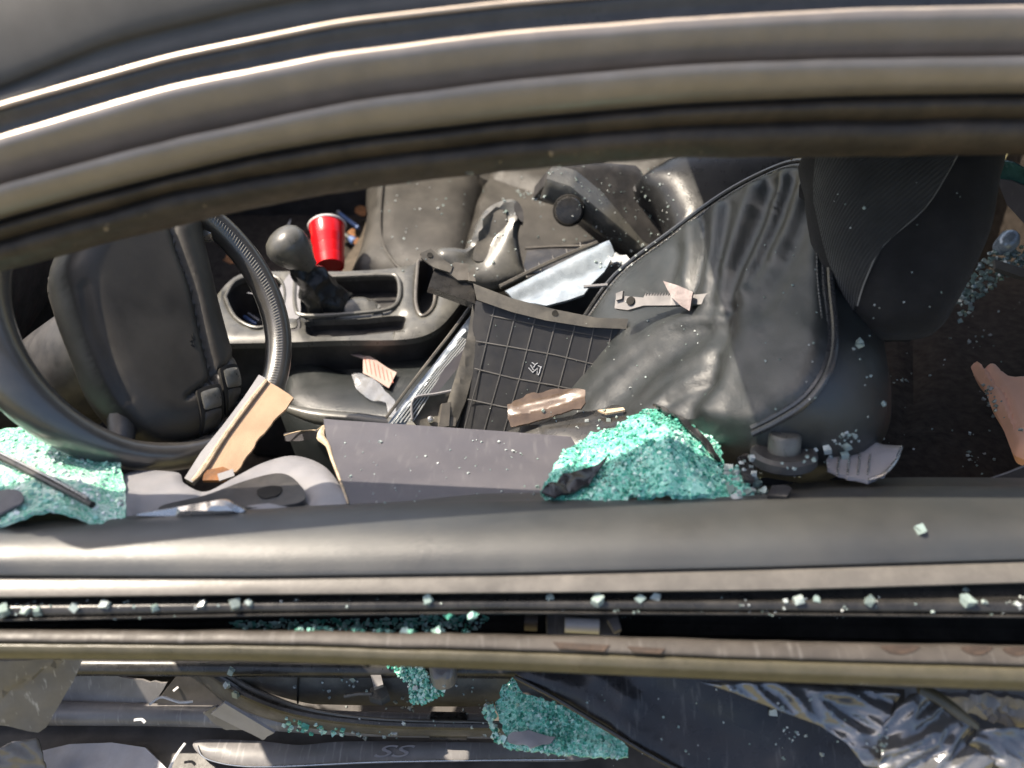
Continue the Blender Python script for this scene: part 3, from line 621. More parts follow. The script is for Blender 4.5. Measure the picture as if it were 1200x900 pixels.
for h_, dz, nm in ((cup_h, .10, 'cup_holder'), (tray_h, .03, 'tray'), (slot_h, .09, 'storage_slot')): body_ring(h_, zc-.004, zc-dz, nm, 'plastic', .9)
body_ring(shift_h, zc-.004, zc-.05, 'shifter_well', 'plastic', .95)
tube('slot_frame', [W(a, b, z=zc+.008) for a, b in slot_h+slot_h[:1]], .0035, 'lip', ct, seg=7)
tube('shifter_frame', [W(a, b, z=zc+.008) for a, b in shift_h+shift_h[:1]], .0045, 'console', ct, seg=8)
tube('cup_ring', [W(a, b, z=zc+.007) for a, b in cup_h+cup_h[:1]], .0035, 'console', ct, seg=7)
bt = slab('button', [(331, 372), (349, 371), (350, 386), (332, 387)], ZP(zc+.007), .006, 'plastic', ct, res=4)
slab('button_face', [(334, 375), (346, 374), (347, 383), (335, 384)], ZP(zc+.009), .004, 'console', bt, res=4, inflate=(3, .002))
slab('gate_plate', [(325, 345), (342, 318), (352, 322), (352, 350), (350, 372), (330, 372)], ZP(zc+.0085), .003, 'vinyl_light', ct, res=5)
slab('boot_tail', [(402, 352), (425, 348), (442, 355), (444, 361), (420, 366), (400, 366)], ZP(zc-.004), .02, 'console', ct, res=5, inflate=(10, .012))
# shifter
sh = thing('gear_shifter', 'smooth grey gear knob on a wrinkled black leather boot', 'gear shifter', W(385, 360, z=zc-.03))
kb = W(342, 293, y=.80); bb = W(385, 358, z=zc-.01)
axk = (kb-bb).normalized()
bp = [bb, bb.lerp(kb, .2), bb.lerp(kb, .4), bb.lerp(kb, .6), bb.lerp(kb, .8)]
bv, bf = tube_geo(catmull(bp, 5), [float(x) for x in np.interp(np.linspace(0, 1, 21), [0, .2, .45, .7, 1], [.050, .044, .036, .030, .020])], 28)
bv = [p+V((noise.noise(p*45)*.012, noise.noise(p*45+V((9, 0, 0)))*.012, noise.noise(p*38+V((0, 7, 0)))*.008)) for p in bv]
link('boot', bv, bf, 'leather_black', sh)
lathe('knob', [(.018, -.050), (.023, -.036), (.032, -.020), (.040, -.002), (.043, .013), (.040, .027), (.031, .038), (.018, .044), (.006, .0455)], kb, (axk+V((-.35, 0, .1))), 'console', sh, label='smooth rounded grey knob')
# armrest hook
ah = P3((600, 240, 'y', .93), (570, 330, 'y', .80), (545, 300, 'y', .84))
hk = thing('armrest_lid_arm', 'upright curved dark plastic armrest arm with a scooped side behind the slots', 'armrest', W(580, 335, y=.80))
slab('arm', [(606, 236), (612, 250), (606, 275), (612, 310), (617, 325), (600, 332), (575, 338), (548, 330), (530, 318), (512, 306), (514, 292), (530, 290), (548, 290), (556, 272), (566, 250), (580, 238), (596, 233)], ah, .05, 'console', hk, res=5, inflate=(14, .014), folds=[([(590, 252), (576, 275), (560, 300)], 13, -.022)], rim=[(.2, .003), (1, -.002)])
slab('scoop', [(588, 246), (594, 258), (592, 275), (582, 295), (566, 306), (554, 302), (562, 275), (574, 254)], ah, .004, 'plastic_dusty', hk, res=5, hfn=lambda a, b: .002-.008*math.exp(-((a-575)**2+(b-278)**2)/300))
slab('tip_hook', [(606, 238), (612, 248), (613, 262), (606, 256), (602, 244)], ah, .02, 'plastic', hk, res=4, hfn=lambda a, b: .010)

# ================================================================== RED CUP AND LITTER IN THE PASSENGER FOOTWELL
footw = slab('footwell_carpet', [(330, 235), (470, 190), (480, 240), (440, 318), (330, 330), (210, 420), (200, 250)], ZP(.42), .05, 'carpet', car, res=14, hfn=lambda a, b: .01*fbm((a*.02, b*.02, 0), 1))
slab('carpet_strip', [(398, 318), (424, 274), (436, 232), (452, 220), (446, 260), (432, 318)], P3((398, 318, 'z', .50), (440, 225, 'z', .44), (445, 318, 'z', .52)), .02, 'carpet_tan', car, res=7)
cb = W(387, 313, y=.95); cax = V((-.16, .93, .36)).normalized()
cp = thing('red_cup', 'red plastic party cup with white lined rim beside the gear knob', 'cup', cb)
lathe('cup_wall', [(.001, .004), (.029, .004), (.0295, .0), (.031, .001), (.0335, .022), (.0318, .0245), (.0355, .048), (.0336, .0505), (.0385, .074), (.0366, .0765), (.0405, .108), (.0395, .112), (.036, .080), (.030, .012), (.001, .010)], cb, cax, 'red', cp, seg=40)
lathe('cup_rim', [(.0395, .108), (.0425, .109), (.0435, .112), (.0415, .1145), (.0385, .113)], cb, cax, 'cup_white', cp, seg=40)
tr = lambda a, b, z=.455: W(a, b, z=z)
pn = thing('blue_pen', 'clear blue pen lying beyond the red cup', 'pen', tr(410, 258)); tube('barrel', [tr(398, 250), tr(420, 267)], .0055, 'blue', pn, sm=1); tube('end_cap', [tr(396.2, 248.5), tr(398.5, 250.5)], .0068, 'vinyl_light', pn, sm=1)
bt_ = thing('battery', 'small black and silver cylinder lying next to the red cup', 'battery', tr(406, 274)); tube('body', [tr(396, 270), tr(412, 281)], .010, 'rubber_clean', bt_, sm=1, seg=12); tube('end_band', [tr(411, 280), tr(416, 283.5)], .0106, 'blue', bt_, sm=1, seg=12)
for (a, b, s_) in ((423, 247, 12), (411, 273, 9), (420, 283, 9), (399, 286, 7), (271, 303, 11)):
    o1 = [(a+s_*math.cos(t_)*random.uniform(.5, 1), b+s_*.7*math.sin(t_)*random.uniform(.5, 1)) for t_ in np.linspace(0, 6.28, 8)[:-1]]
    slab('dry_leaf', o1, ZP(.462 if a > 300 else .50), .0015, 'leaf', res=4, smooth=False, hfn=lambda a, b: .008*fbm((a*.1, b*.1, 2), 1), label='curled dry brown leaf scrap beside the red cup and pen' if a > 300 else 'orange brown leaf scrap between the steering wheel rim and hub', cat='leaf', group='dry leaves in the footwell')
slab('white_scrap', [(337, 262), (341, 256), (340, 261), (338, 264)], ZP(.46), .001, 'white_plastic', res=3, smooth=False, label='tiny white paper scrap above the gear knob', cat='scrap')
tube('wire_clip', [W(290, 343, z=zc+.02), W(300, 345, z=zc+.02), W(300, 341, z=zc+.02)], .0008, 'silver', sm=1, seg=5, label='tiny silver wire clip beside the cup holder', cat='clip')
pb_ = thing('glass_tube', 'thin pale blue tubes lying in the cup holder', 'tube', W(295, 373, z=zc-.09))
tube('tube_body', [W(286, 371, z=zc-.08), W(300, 380, z=zc-.085)], .004, 'blue', pb_, sm=1); tube('tube_body', [W(291, 367, z=zc-.08), W(304, 376, z=zc-.085)], .003, 'lilac_plate', pb_, sm=1)

# ================================================================== PASSENGER SEAT
ps = thing('passenger_seat', 'sunlit dusty grey black leather passenger seat with stitched cushion', 'seat', W(560, 320, z=.30))
pc = ZP(.575)
slab('cushion', [(416, 320), (428, 280), (436, 235), (440, 205), (520, 180), (575, 175), (556, 240), (545, 300), (540, 330), (450, 322)], pc, .16, 'leather_dusty', ps, res=7, inflate=(34, .035), folds=[([(455, 205), (449, 250), (452, 285), (470, 312)], 3, -.005)], rim=[(.1, .01), (.4, .018), (1, -.01)])
slab('cushion', [(568, 190), (566, 220), (556, 250), (546, 330), (640, 345), (720, 330), (700, 280), (640, 230), (600, 205)], pc, .16, 'leather_dusty', ps, res=7, inflate=(12, .030), rim=[(.2, .004), (1, -.004)])
tube('cushion_welt', [W(a, b, z=.606) for a, b in [(450, 205), (446, 250), (449, 285), (466, 312), (480, 318)]], .003, 'leather_dusty', ps, seg=6)
slab('bolster', [(562, 205), (600, 195), (660, 185), (660, 215), (650, 240), (620, 228), (588, 217)], ZP(.60), .2, 'leather_dusty', ps, res=8, inflate=(20, .03))
# recliner cover with its round knob
rcp = P3((640, 215, 'y', 1.02), (780, 290, 'y', .98), (690, 290, 'y', .93))
rc_ = slab('recliner_cover', [(645, 196), (700, 190), (745, 194), (790, 235), (812, 275), (806, 300), (780, 300), (752, 290), (700, 246), (668, 220), (642, 212)], rcp, .10, 'plastic', ps, res=6, smooth=False, inflate=(8, .006))
slab('cover_front', [(640, 209), (668, 218), (700, 244), (752, 288), (776, 304), (740, 300), (700, 273), (686, 262), (660, 246), (633, 233)], P3((640, 209, 'y', 1.005), (752, 288, 'y', .955), (690, 264, 'y', .985)), .06, 'console', rc_, res=5, smooth=False, inflate=(7, .007))
kpos = rcp(664, 249)+rcp.n*.012
lathe('recliner_knob', [(.030, -.01), (.030, .012), (.027, .017), (.012, .019)], kpos, rcp.n+V((-.4, -.5, -.2)), 'rubber_clean', rc_)
lathe('knob_ring', [(.034, -.01), (.034, .006), (.032, .008)], kpos, rcp.n+V((-.4, -.5, -.2)), 'void', rc_)
pbk = P3((770, 210, 'y', 1.05), (930, 190, 'y', 1.0), (800, 260, 'y', .92))
slab('backrest', [(742, 220), (775, 196), (820, 178), (960, 170), (975, 210), (900, 262), (800, 300), (780, 262), (764, 235)], pbk, .12, 'leather_black', ps, res=7, inflate=(40, .05))
tube('backrest_welt', [pbk(a, b)+pbk.n*.022 for a, b in [(762, 222), (785, 206), (810, 192), (828, 184)]], .0035, 'leather', ps, seg=6)
slab('side_bolster', [(690, 200), (740, 180), (830, 170), (826, 184), (780, 202), (760, 218), (735, 205)], P3((690, 200, 'y', 1.15), (830, 172, 'y', 1.15), (760, 218, 'y', 1.08)), .06, 'leather_dusty', ps, res=7, inflate=(14, .012), folds=[([(745, 200), (790, 176)], 2, -.003), ([(760, 205), (805, 178)], 2, -.003)])

# ================================================================== DRIVER SEAT
dsx = thing('driver_seat', 'black leather driver seat leaning back, wrinkled, with double piping and dark headrest', 'seat', W(800, 500, z=.30))
sb = P3((700, 370, 'y', .62), (940, 195, 'y', .60), (970, 420, 'y', .20))
so = [(690, 372), (728, 322), (790, 276), (850, 232), (905, 202), (940, 193), (962, 205), (966, 260), (968, 330), (974, 390), (968, 430), (945, 465), (910, 488), (882, 502), (850, 502), (815, 500), (760, 510), (700, 512), (655, 500), (640, 460), (655, 415)]
folds = [([(826, 262), (828, 300), (822, 335), (812, 352)], 5, -.012), ([(812, 270), (812, 300), (806, 330)], 8, .006), ([(845, 250), (842, 290), (836, 330)], 6, .006),
         ([(858, 244), (852, 285), (846, 330), (838, 372)], 5, -.007), ([(905, 222), (893, 262), (874, 312), (862, 362)], 8, -.012), ([(885, 228), (872, 270), (858, 320)], 6, .007),
         ([(920, 216), (909, 258), (892, 310), (878, 350)], 6, .007), ([(934, 214), (921, 256), (903, 300), (886, 340)], 5, -.008), ([(946, 220), (934, 262), (915, 305)], 6, .006), ([(896, 216), (893, 240)], 4, .004), ([(914, 210), (911, 235)], 3, -.004),
         ([(960, 225), (948, 262), (925, 320), (905, 370)], 10, -.005), ([(870, 340), (905, 380), (900, 420)], 30, .010),
         ([(858, 372), (856, 410), (842, 450), (818, 485)], 8, -.011), ([(885, 400), (862, 440), (836, 484)], 14, .008), ([(700, 470), (750, 420), (800, 385), (850, 375)], 12, .006), ([(720, 480), (770, 432), (830, 392)], 12, -.010), ([(760, 488), (800, 452), (850, 420)], 13, .008),
         ([(840, 490), (880, 470), (930, 440), (955, 400)], 20, .006), ([(690, 478), (735, 432), (790, 398), (846, 385)], 5, -.006), ([(745, 492), (790, 455), (846, 428)], 5, -.005), ([(735, 350), (790, 362), (845, 366)], 8, -.006), ([(800, 300), (796, 330), (780, 352)], 6, -.005), ([(790, 480), (820, 462), (850, 452)], 4, -.005)]
back = slab('backrest', so, sb, .15, 'leather', dsx, res=3.6, inflate=(16, .012), folds=[(p_, w2, a2*(.75 if w2 < 7 else .95)) for p_, w2, a2 in folds], fw_=1.4, rim=[(.05, .006), (.15, .014), (.35, .020), (.7, .016), (.95, .0), (1, -.012)], hfn=lambda a, b: .0012*fbm((a*.03, b*.03, 4), 1))
pipe = [(690, 374), (728, 324), (790, 278), (850, 234), (905, 204), (940, 195), (961, 207), (965, 260), (967, 330), (973, 390), (967, 430), (944, 465), (910, 488), (882, 502)]
for off, nm in ((.000, 'piping'), (.013, 'piping')):
    pp = []
    c2 = (860, 340)
    for a, b in pipe:
        d = math.hypot(a-c2[0], b-c2[1]); k = off*1000*.55/d; pp.append(sb(a+(a-c2[0])*k, b+(b-c2[1])*k)+sb.n*.0015)
    tube(nm, pp, .0042, 'pipe', back, seg=8, sm=5)
gs = []
spp = catmull([sb(a+(860-a)*.035, b+(340-b)*.035)+sb.n*.0105 for a, b in pipe], 14)
for i in range(0, len(spp)-1): gs.append(tube_geo([spp[i], spp[i].lerp(spp[i+1], .6)], .0012, 5))
v, f = join_geo(gs); link('stitching', v, f, 'stitch', back, kind='stuff')
# cushion of driver seat
dc = P3((340, 450, 'z', .56), (500, 430, 'z', .56), (420, 500, 'z', .585))
dcu = slab('cushion', [(330, 462), (342, 432), (362, 418), (420, 413), (470, 411), (560, 418), (700, 430), (800, 480), (700, 520), (520, 520), (400, 512), (345, 490)], dc, .14, 'leather', dsx, res=8, inflate=(26, .03), folds=[([(340, 470), (380, 458), (420, 462), (470, 474)], 5, -.004), ([(378, 424), (400, 440), (440, 440)], 9, -.022)], rim=[(.2, .01), (1, 0)])
tube('cushion_piping', [dc(a, b)+dc.n*.012 for a, b in [(336, 460), (346, 436), (364, 421)]], .0028, 'leather_dusty', dcu, seg=6)
tube('side_trim', [W(a, b, z=.64) for a, b in [(335, 478), (370, 488), (420, 494), (480, 500), (540, 506)]], [.006, .014, .016, .012, .01], 'console', dsx, seg=12)
# headrest
hd = P3((960, 300, 'y', .36), (1150, 300, 'y', .33), (1060, 380, 'y', .27))
ho = [(950, 172), (1060, 165), (1170, 172), (1170, 215), (1163, 262), (1146, 305), (1126, 345), (1106, 378), (1085, 388), (1040, 389), (1012, 382), (990, 358), (966, 308), (955, 265), (949, 220)]
seam = [(1125, 168), (1100, 215), (1070, 262), (1024, 303), (1005, 340), (996, 372)]
hl = [(952, 172), (1060, 166)]+seam+[(991, 358), (980, 336), (968, 308), (962, 288), (957, 265), (952, 240), (951, 220)]
hr = list(reversed(seam))+[(1170, 172), (1170, 215), (1163, 262), (1146, 305), (1126, 345), (1106, 382), (1085, 394), (1040, 395), (1012, 388)]
hrt = slab('headrest', ho, hd, .10, 'fabric', dsx, res=7, inflate=(55, .045), rim=[(.06, .0015), (.3, .002), (.75, -.010), (1, -.035)], label='dark cloth headrest with a ribbed panel')
slab('ribbed_panel', hl, hd, .004, 'fabric_rib', hrt, res=6, smooth=False, inflate=(55, .045), whole=ho, hfn=lambda a, b: .0022)
tube('seam', [hd(a, b)+hd.n*.046 for a, b in seam[:4]]+[hd(1005, 340)+hd.n*.042, hd(997, 368)+hd.n*.034], .0009, 'stitch', hrt, seg=5)
tube('headrest_post', [hd(1010, 385)+hd.n*.0, hd(1030, 420)-hd.n*.03, hd(1040, 460)-hd.n*.06], .006, 'silver', dsx, seg=8)
# height knob of seat
kt = W(918, 538, y=.13)
kn = thing('seat_knob', 'dark round seat adjuster knob with a raised hub beside the seat', 'knob', kt-V((0, 0, .03)))
lathe('dial', [(.034, -.006), (.039, -.002), (.039, .008), (.034, .012)], kt, (-.05, .40, .91), 'plastic', kn); lathe('hub', [(.019, .01), (.019, .030), (.016, .034)], kt, (-.05, .40, .91), 'console', kn)

# ================================================================== BROKEN HEADLAMP HOUSING
bx = P3((555, 345, 'y', .58), (735, 380, 'y', .52), (560, 505, 'y', .42))
hb = thing('broken_plastic_duct', 'broken black plastic housing with a rib grid and flange propped between the seats', 'plastic housing', W(600, 505, y=.42)-V((0, 0, .05)))
slab('shell', [(557, 352), (600, 364), (660, 376), (728, 384), (722, 420), (710, 460), (700, 480), (640, 494), (590, 510), (545, 508), (520, 505), (534, 470), (548, 420), (553, 380)], bx, .03, 'shell', hb, res=8, smooth=False, hfn=lambda a, b: -.02*max(0, (575-a)/40)**2)
for pts in ([(580, 360), (560, 445), (543, 508)], [(605, 366), (586, 440), (566, 510)], [(628, 370), (610, 440), (590, 508)], [(652, 375), (638, 430), (618, 500)], [(675, 378), (660, 435), (648, 480)], [(697, 381), (684, 440), (676, 480)], [(718, 384), (706, 440), (696, 476)],
            [(558, 400), (600, 407), (650, 416), (712, 431)], [(556, 432), (600, 443), (650, 452), (640, 451)], [(548, 468), (590, 477), (620, 480)], [(575, 370), (640, 383), (716, 397)], [(640, 450), (700, 462)]):
    pth = [bx(a, b)+bx.n*.0005 for a, b in resample(pts, 12, False)]; tube('rib', pth, .0014, 'rib_plastic', hb, sm=1, seg=6, flat=.8, fdir=bx.n)
slab('end_wall', [(553, 356), (560, 400), (553, 440), (545, 470), (530, 507), (515, 505), (524, 470), (534, 438), (546, 400)], bx, .05, 'plastic_dusty', hb, res=6, smooth=False, hfn=lambda a, b: -.006, folds=[([(548, 400), (540, 440), (522, 500)], 6, .006)])
slab('flange', [(556, 333), (600, 350), (650, 363), (700, 373), (736, 374), (734, 386), (690, 384), (640, 376), (600, 366), (560, 352)], bx, .004, 'plastic_dusty', hb, res=6, smooth=False, hfn=lambda a, b: .012)
slab('flange_hole', [(648, 366), (652, 364), (655, 368), (653, 371), (648, 370)], bx, .001, 'void', hb, res=3, hfn=lambda a, b: .0128)
sc_ = lambda x, y: bx(590+x*70/1200, 400+y*52/891)+bx.n*.0012
gs = [tube_geo([sc_(*q) for q in pts], .0009, 5) for pts in ([(570, 425), (640, 470), (690, 435)], [(640, 470), (610, 525)], [(545, 475), (605, 575)], [(505, 530), (590, 625), (680, 545), (680, 660), (700, 680), (725, 640), (750, 540)], [(690, 485), (765, 530)], [(765, 500), (760, 545)])]
v, f = join_geo(gs); link('chalk_mark', v, f, 'chalk', hb)
# bracket arm at top left
br = P3((500, 320, 'y', .62), (555, 345, 'y', .60), (530, 300, 'y', .66))
slab('mount_arm', [(510, 312), (532, 324), (556, 334), (557, 356), (530, 346), (502, 336)], br, .02, 'rubber_clean', hb, res=6, smooth=False)
slab('mount_tab', [(492, 299), (504, 294), (518, 306), (530, 314), (527, 322), (508, 316), (493, 305)], br, .004, 'plastic_dusty', hb, res=5, smooth=False, hfn=lambda a, b: .008)
slab('mount_clip', [(520, 318), (532, 309), (548, 311), (548, 330), (536, 330)], br, .012, 'lip', hb, res=5, smooth=False, hfn=lambda a, b: .006)
slab('mount_pin', [(548, 322), (555, 315), (556, 333), (548, 332)], br, .004, 'lip', hb, res=5, smooth=False, hfn=lambda a, b: .010)
lathe('bolt_hole', [(.005, 0), (.005, .0015)], br(503, 302)+br.n*.008, br.n, 'void', hb, seg=12)
# latch strip to the right
ls = P3((735, 372, 'y', .52), (850, 362, 'y', .46), (790, 376, 'y', .48))
lst = thing('grey_latch_bar', 'grey ratchet bar with bolt lying across the wrinkled leather seat', 'bracket', ls(735, 375)-V((0, 0, .02)))
slab('bar', [(738, 362), (748, 358), (770, 360), (772, 356), (800, 357), (830, 357), (850, 355), (847, 361), (836, 368), (800, 369), (770, 369), (752, 374), (737, 372)], ls, .010, 'grey_plate', lst, res=5, smooth=False, hfn=lambda a, b: .055)
slab('tab', [(740, 356), (748, 353), (747, 362), (740, 364)], ls, .006, 'grey_plate', lst, res=4, smooth=False, hfn=lambda a, b: .060)
lathe('bolt', [(.007, 0), (.007, .003), (.004, .004)], ls(756, 364)+ls.n*.055, ls.n, 'void', lst, seg=14)
for k in range(11): tube('ratchet_tooth', [ls(773+k*3.2, 357.5)+ls.n*.055, ls(774+k*3.2, 355)+ls.n*.056], .0012, 'grey_plate', lst, sm=1, seg=5)
slab('broken_tile_chip', [(796, 344), (806, 347), (814, 350), (830, 357), (828, 367), (826, 378), (816, 372), (806, 363), (800, 352)], ls, .004, 'pinkish', res=5, smooth=False, hfn=lambda a, b: .068+.004*fbm((a*.1, b*.1, 5), 1), label='small jagged pinkish plastic shard lying on the grey latch bar', cat='shard')
# headlamp lens strips
hl_ = thing('broken_headlamp', 'smashed headlamp with clear ribbed lens and bright reflector strips under the black housing', 'headlamp', W(500, 500, y=.40)-V((0, 0, .04)))
le = P3((460, 495, 'y', .42), (555, 370, 'y', .60), (600, 400, 'y', .58))
slab('lens_strip', [(455, 496), (480, 462), (510, 425), (535, 392), (556, 364), (556, 388), (553, 402), (540, 412), (515, 438), (500, 465), (480, 490), (474, 500)], le, .006, 'reflector', hl_, res=5, smooth=False, folds=[([(468, 490), (500, 450), (548, 385)], 3, .006), ([(476, 488), (506, 450), (550, 395)], 3, -.006)])
for k in range(6):
    a0 = k*3.2; tube('lens_rib', [le(458+a0*1.6, 497-a0*.2)+le.n*.004, le(500+a0, 446-a0*.1)+le.n*.004, le(540+a0*.8, 396+a0*.3)+le.n*.004], .0014, 'lens', hl_, seg=5)
tube('lens_edge', [le(a, b)+le.n*.003 for a, b in [(452, 490), (478, 455), (505, 420), (530, 388), (552, 358)]], .0028, 'plastic_dusty', hl_, seg=6)
slab('inner_fin', [(548, 404), (552, 410), (525, 445), (510, 462), (503, 462), (520, 432)], le, .004, 'vinyl', hl_, res=5, smooth=False, hfn=lambda a, b: .008)
slab('socket_plate', [(484, 468), (520, 461), (540, 454), (546, 430), (550, 440), (548, 470), (536, 500), (492, 502), (482, 490)], le, .012, 'plastic_dusty', hl_, res=6, smooth=False, hfn=lambda a, b: .004-.012*math.exp(-((a-515)**2/500+(b-482)**2/150)))
tube('socket_rim', [le(a, b)+le.n*.008 for a, b in [(482, 492), (484, 468), (512, 462), (538, 454), (548, 430), (552, 405)]], .0025, 'vinyl_light', hl_, seg=6)
lathe('bulb_screw', [(.006, 0), (.006, .004), (.003, .006)], le(504, 492)+le.n*.004, le.n, 'silver', hl_, seg=12)
slab('broken_tab', [(516, 474), (526, 472), (524, 500), (512, 502)], le, .02, 'lip', hl_, res=5, smooth=False, hfn=lambda a, b: .014)
slab('broken_tab', [(528, 476), (536, 478), (532, 500), (524, 500)], le, .02, 'lip', hl_, res=5, smooth=False, hfn=lambda a, b: .010)
lu = P3((590, 340, 'y', .70), (715, 285, 'y', .80), (690, 330, 'y', .70))
slab('lens_panel', [(592, 342), (640, 317), (690, 292), (714, 282), (720, 296), (708, 318), (692, 334), (684, 345), (664, 352), (640, 358), (600, 350)], lu, .005, 'reflector', hl_, res=3.5, smooth=False, folds=[([(596, 346), (650, 320), (712, 290)], 6, .006), ([(610, 352), (670, 328), (708, 308)], 6, -.004)])
tube('panel_frame', [lu(a, b)+lu.n*.004 for a, b in [(586, 338), (630, 316), (680, 294), (700, 286)]], .0045, 'plastic_dusty', hl_, seg=6)
slab('frame_wall', [(618, 292), (640, 289), (690, 288), (690, 294), (640, 318), (618, 325), (614, 310)], P3((618, 292, 'y', .84), (690, 288, 'y', .86), (640, 320, 'y', .74)), .01, 'plastic', hl_, res=6, smooth=False)
tube('frame_bar', [W(615, 291, y=.84), W(650, 289, y=.85), W(688, 288, y=.85)], .003, 'lip', hl_, seg=6)
for k in range(5): tube('frame_rib', [lu(618+k*16, 326-k*8)+lu.n*.002, lu(616+k*16, 318-k*8)+lu.n*.004], .0015, 'plastic_dusty', hl_, sm=1, seg=5)
slab('torn_lip', [(712, 300), (722, 296), (734, 300), (742, 308), (736, 316), (728, 308), (718, 308)], lu, .004, 'lens', hl_, res=5, smooth=False, hfn=lambda a, b: .008*fbm((a*.1, b*.1, 1), 1))
tube('support_bar', [W(684, 336, y=.66), W(712, 334, y=.66)], .0035, 'vinyl_light', hl_, sm=1, seg=6)
slab('cavity_shade_sheet', [(684, 345), (720, 300), (745, 310), (738, 350), (690, 372), (640, 362)], P3((684, 345, 'y', .72), (745, 310, 'y', .78), (690, 372, 'y', .66)), .02, 'void', hl_, res=8, smooth=False)  # near-black sheet set in for the shade inside this gap
# amber-clear broken piece & rail under it
am = P3((595, 470, 'y', .36), (688, 455, 'y', .36), (640, 505, 'y', .31))
slab('amber_lens_shard', [(594, 474), (608, 468), (622, 460), (630, 461), (646, 456), (674, 455), (686, 457), (686, 472), (680, 478), (652, 486), (620, 496), (598, 500)], am, .006, 'amber', res=5, smooth=False, jag=.5, folds=[([(600, 488), (650, 478), (684, 466)], 5, .004), ([(610, 474), (660, 462)], 5, -.003)], label='broken smoky amber clear plastic lens shard in front of the black housing', cat='shard')
slab('seat_side_rail', [(598, 504), (640, 494), (690, 482), (740, 474), (790, 478), (830, 486), (840, 500), (800, 512), (740, 516), (680, 522), (598, 512)], P3((598, 505, 'y', .34), (800, 490, 'y', .30), (700, 522, 'y', .26)), .03, 'rubber_clean', dsx, res=8, inflate=(10, .012))
slab('foam_sliver', [(702, 490), (732, 487), (734, 490), (712, 494)], P3((598, 505, 'y', .33), (800, 490, 'y', .29), (700, 522, 'y', .25)), .003, 'torn_core', dsx, res=4, smooth=False, hfn=lambda a, b: .014)
# near-black slab put in for the shade between seat and panel
slab('gap_shade_slab', [(400, 500), (690, 505), (900, 500), (1080, 520), (1080, 600), (400, 600)], ZP(.62), .2, 'void', dsx, res=30, smooth=False)

# ================================================================== PAPER, PINK BITS ON THE DRIVER SEAT
tg = P3((425, 424, 'z', .60), (464, 440, 'z', .60), (430, 450, 'z', .605))
pt = thing('paper_tag', 'cream paper tag with red hatching lying on the driver seat', 'tag', tg(440, 440))
slab('sheet', [(426, 424), (434, 424), (465, 441), (456, 459), (426, 444)], tg, .0008, 'paper', pt, res=6, smooth=False, hfn=lambda a, b: .012+.003*math.sin(a*.12))
for k in range(7):
    a = 428+k*5; tube('hatch_line', [tg(a, 426+k*2.4)+tg.n*(.0128+.003*math.sin(a*.12)), tg(a-1+4, 444+k*1.6)+tg.n*(.0128+.003*math.sin((a+3)*.12))], .0006, 'paper_red', pt, sm=1, seg=4)
slab('tag_tail', [(410, 418), (414, 417), (428, 423), (426, 426), (412, 421)], tg, .001, 'paper', pt, res=4, smooth=False, hfn=lambda a, b: .012)
slab('pink_scrap', [(483, 407), (494, 404), (505, 406), (504, 411), (488, 412)], ZP(.59), .004, 'pink', res=4, label='small pink scrap at the foot of the centre console', cat='scrap', hfn=lambda a, b: .01)
bgp = P3((415, 445, 'z', .60), (470, 470, 'z', .61), (450, 498, 'z', .61))
slab('clear_plastic_bag', [(414, 446), (430, 444), (448, 456), (452, 462), (464, 474), (466, 490), (458, 500), (454, 478), (430, 472), (418, 458)], bgp, .0015, 'clear_film', res=5, smooth=False, hfn=lambda a, b: .012+.008*fbm((a*.06, b*.06, 3), 1), label='crumpled clear plastic wrapper beside the paper tag', cat='wrapper')

# ================================================================== CENTRE GLASS MOUND
cg = P3((640, 586, 'z', .935), (880, 584, 'z', .935), (760, 495, 'y', .25))
cgt = thing('shattered_window_mound', 'bright turquoise mound of shattered window glass on the door top', 'broken glass', W(760, 590, z=.92))
def mound(a, b):
    rx = 765+(b-490)*.25; w1 = 95 if a < rx else 70
    return .045*max(0, 1-abs(a-rx)/w1)*max(0, 1-abs(b-535)/70)+.012*abs(fbm((a*.02, b*.03, 2), 1))-.004
mo = [(634, 578), (642, 556), (652, 540), (672, 524), (690, 512), (704, 508), (716, 510), (734, 500), (760, 490), (776, 492), (790, 506), (806, 508), (820, 502), (834, 510), (846, 530), (850, 548), (866, 552), (876, 566), (884, 582), (800, 588), (640, 587)]
slab('glass_backing', mo, cg, .006, 'crazed_sheet', cgt, res=4, smooth=False, jag=1.2, hfn=lambda a, b: mound(a, b)+random.gauss(0, .0007))
def ctone(a, b):
    t = .50+.5*fbm((a*.025, b*.04, 8), 1)-.35*math.exp(-((a-755)/22)**2-((b-525)/18)**2)+.25*math.exp(-((a-795)/20)**2-((b-555)/25)**2)
    if abs((b-548)-(700-a)*.55) < 5 and 650 < a < 705: t = -.3
    if abs(b-(500+(a-775)*.62)) < 7 and 770 < a < 850: t = -.1
    return t
glass_mat('glass_granules', mo, cg, 'crazed_glass', cgt, step=2.0, size=.0032, tilt=.45, rough=.0016, hfn=mound, kind='stuff', tone=ctone, layers=1, drop=.80)
slab('dark_film', [(634, 584), (660, 562), (700, 552), (712, 546), (700, 560), (690, 572), (650, 590)], cg, .003, 'film', cgt, res=5, smooth=False, hfn=lambda a, b: mound(a, b)+.008)
slab('torn_film', [(764, 490), (772, 488), (800, 510), (845, 545), (836, 547), (790, 515)], cg, .003, 'film', cgt, res=5, smooth=False, jag=.8, hfn=lambda a, b: mound(a, b)+.008)
glass_mat('loose_granules', [(846, 548), (868, 546), (880, 556), (900, 575), (896, 584), (860, 586)], cg, 'glass_bit', cgt, step=5.5, size=.0075, rough=.003, kind='stuff', drop=.3)
slab('black_shard', [(862, 546), (874, 540), (884, 558), (882, 574), (870, 572)], cg, .004, 'film', cgt, res=5, smooth=False, hfn=lambda a, b: .012)
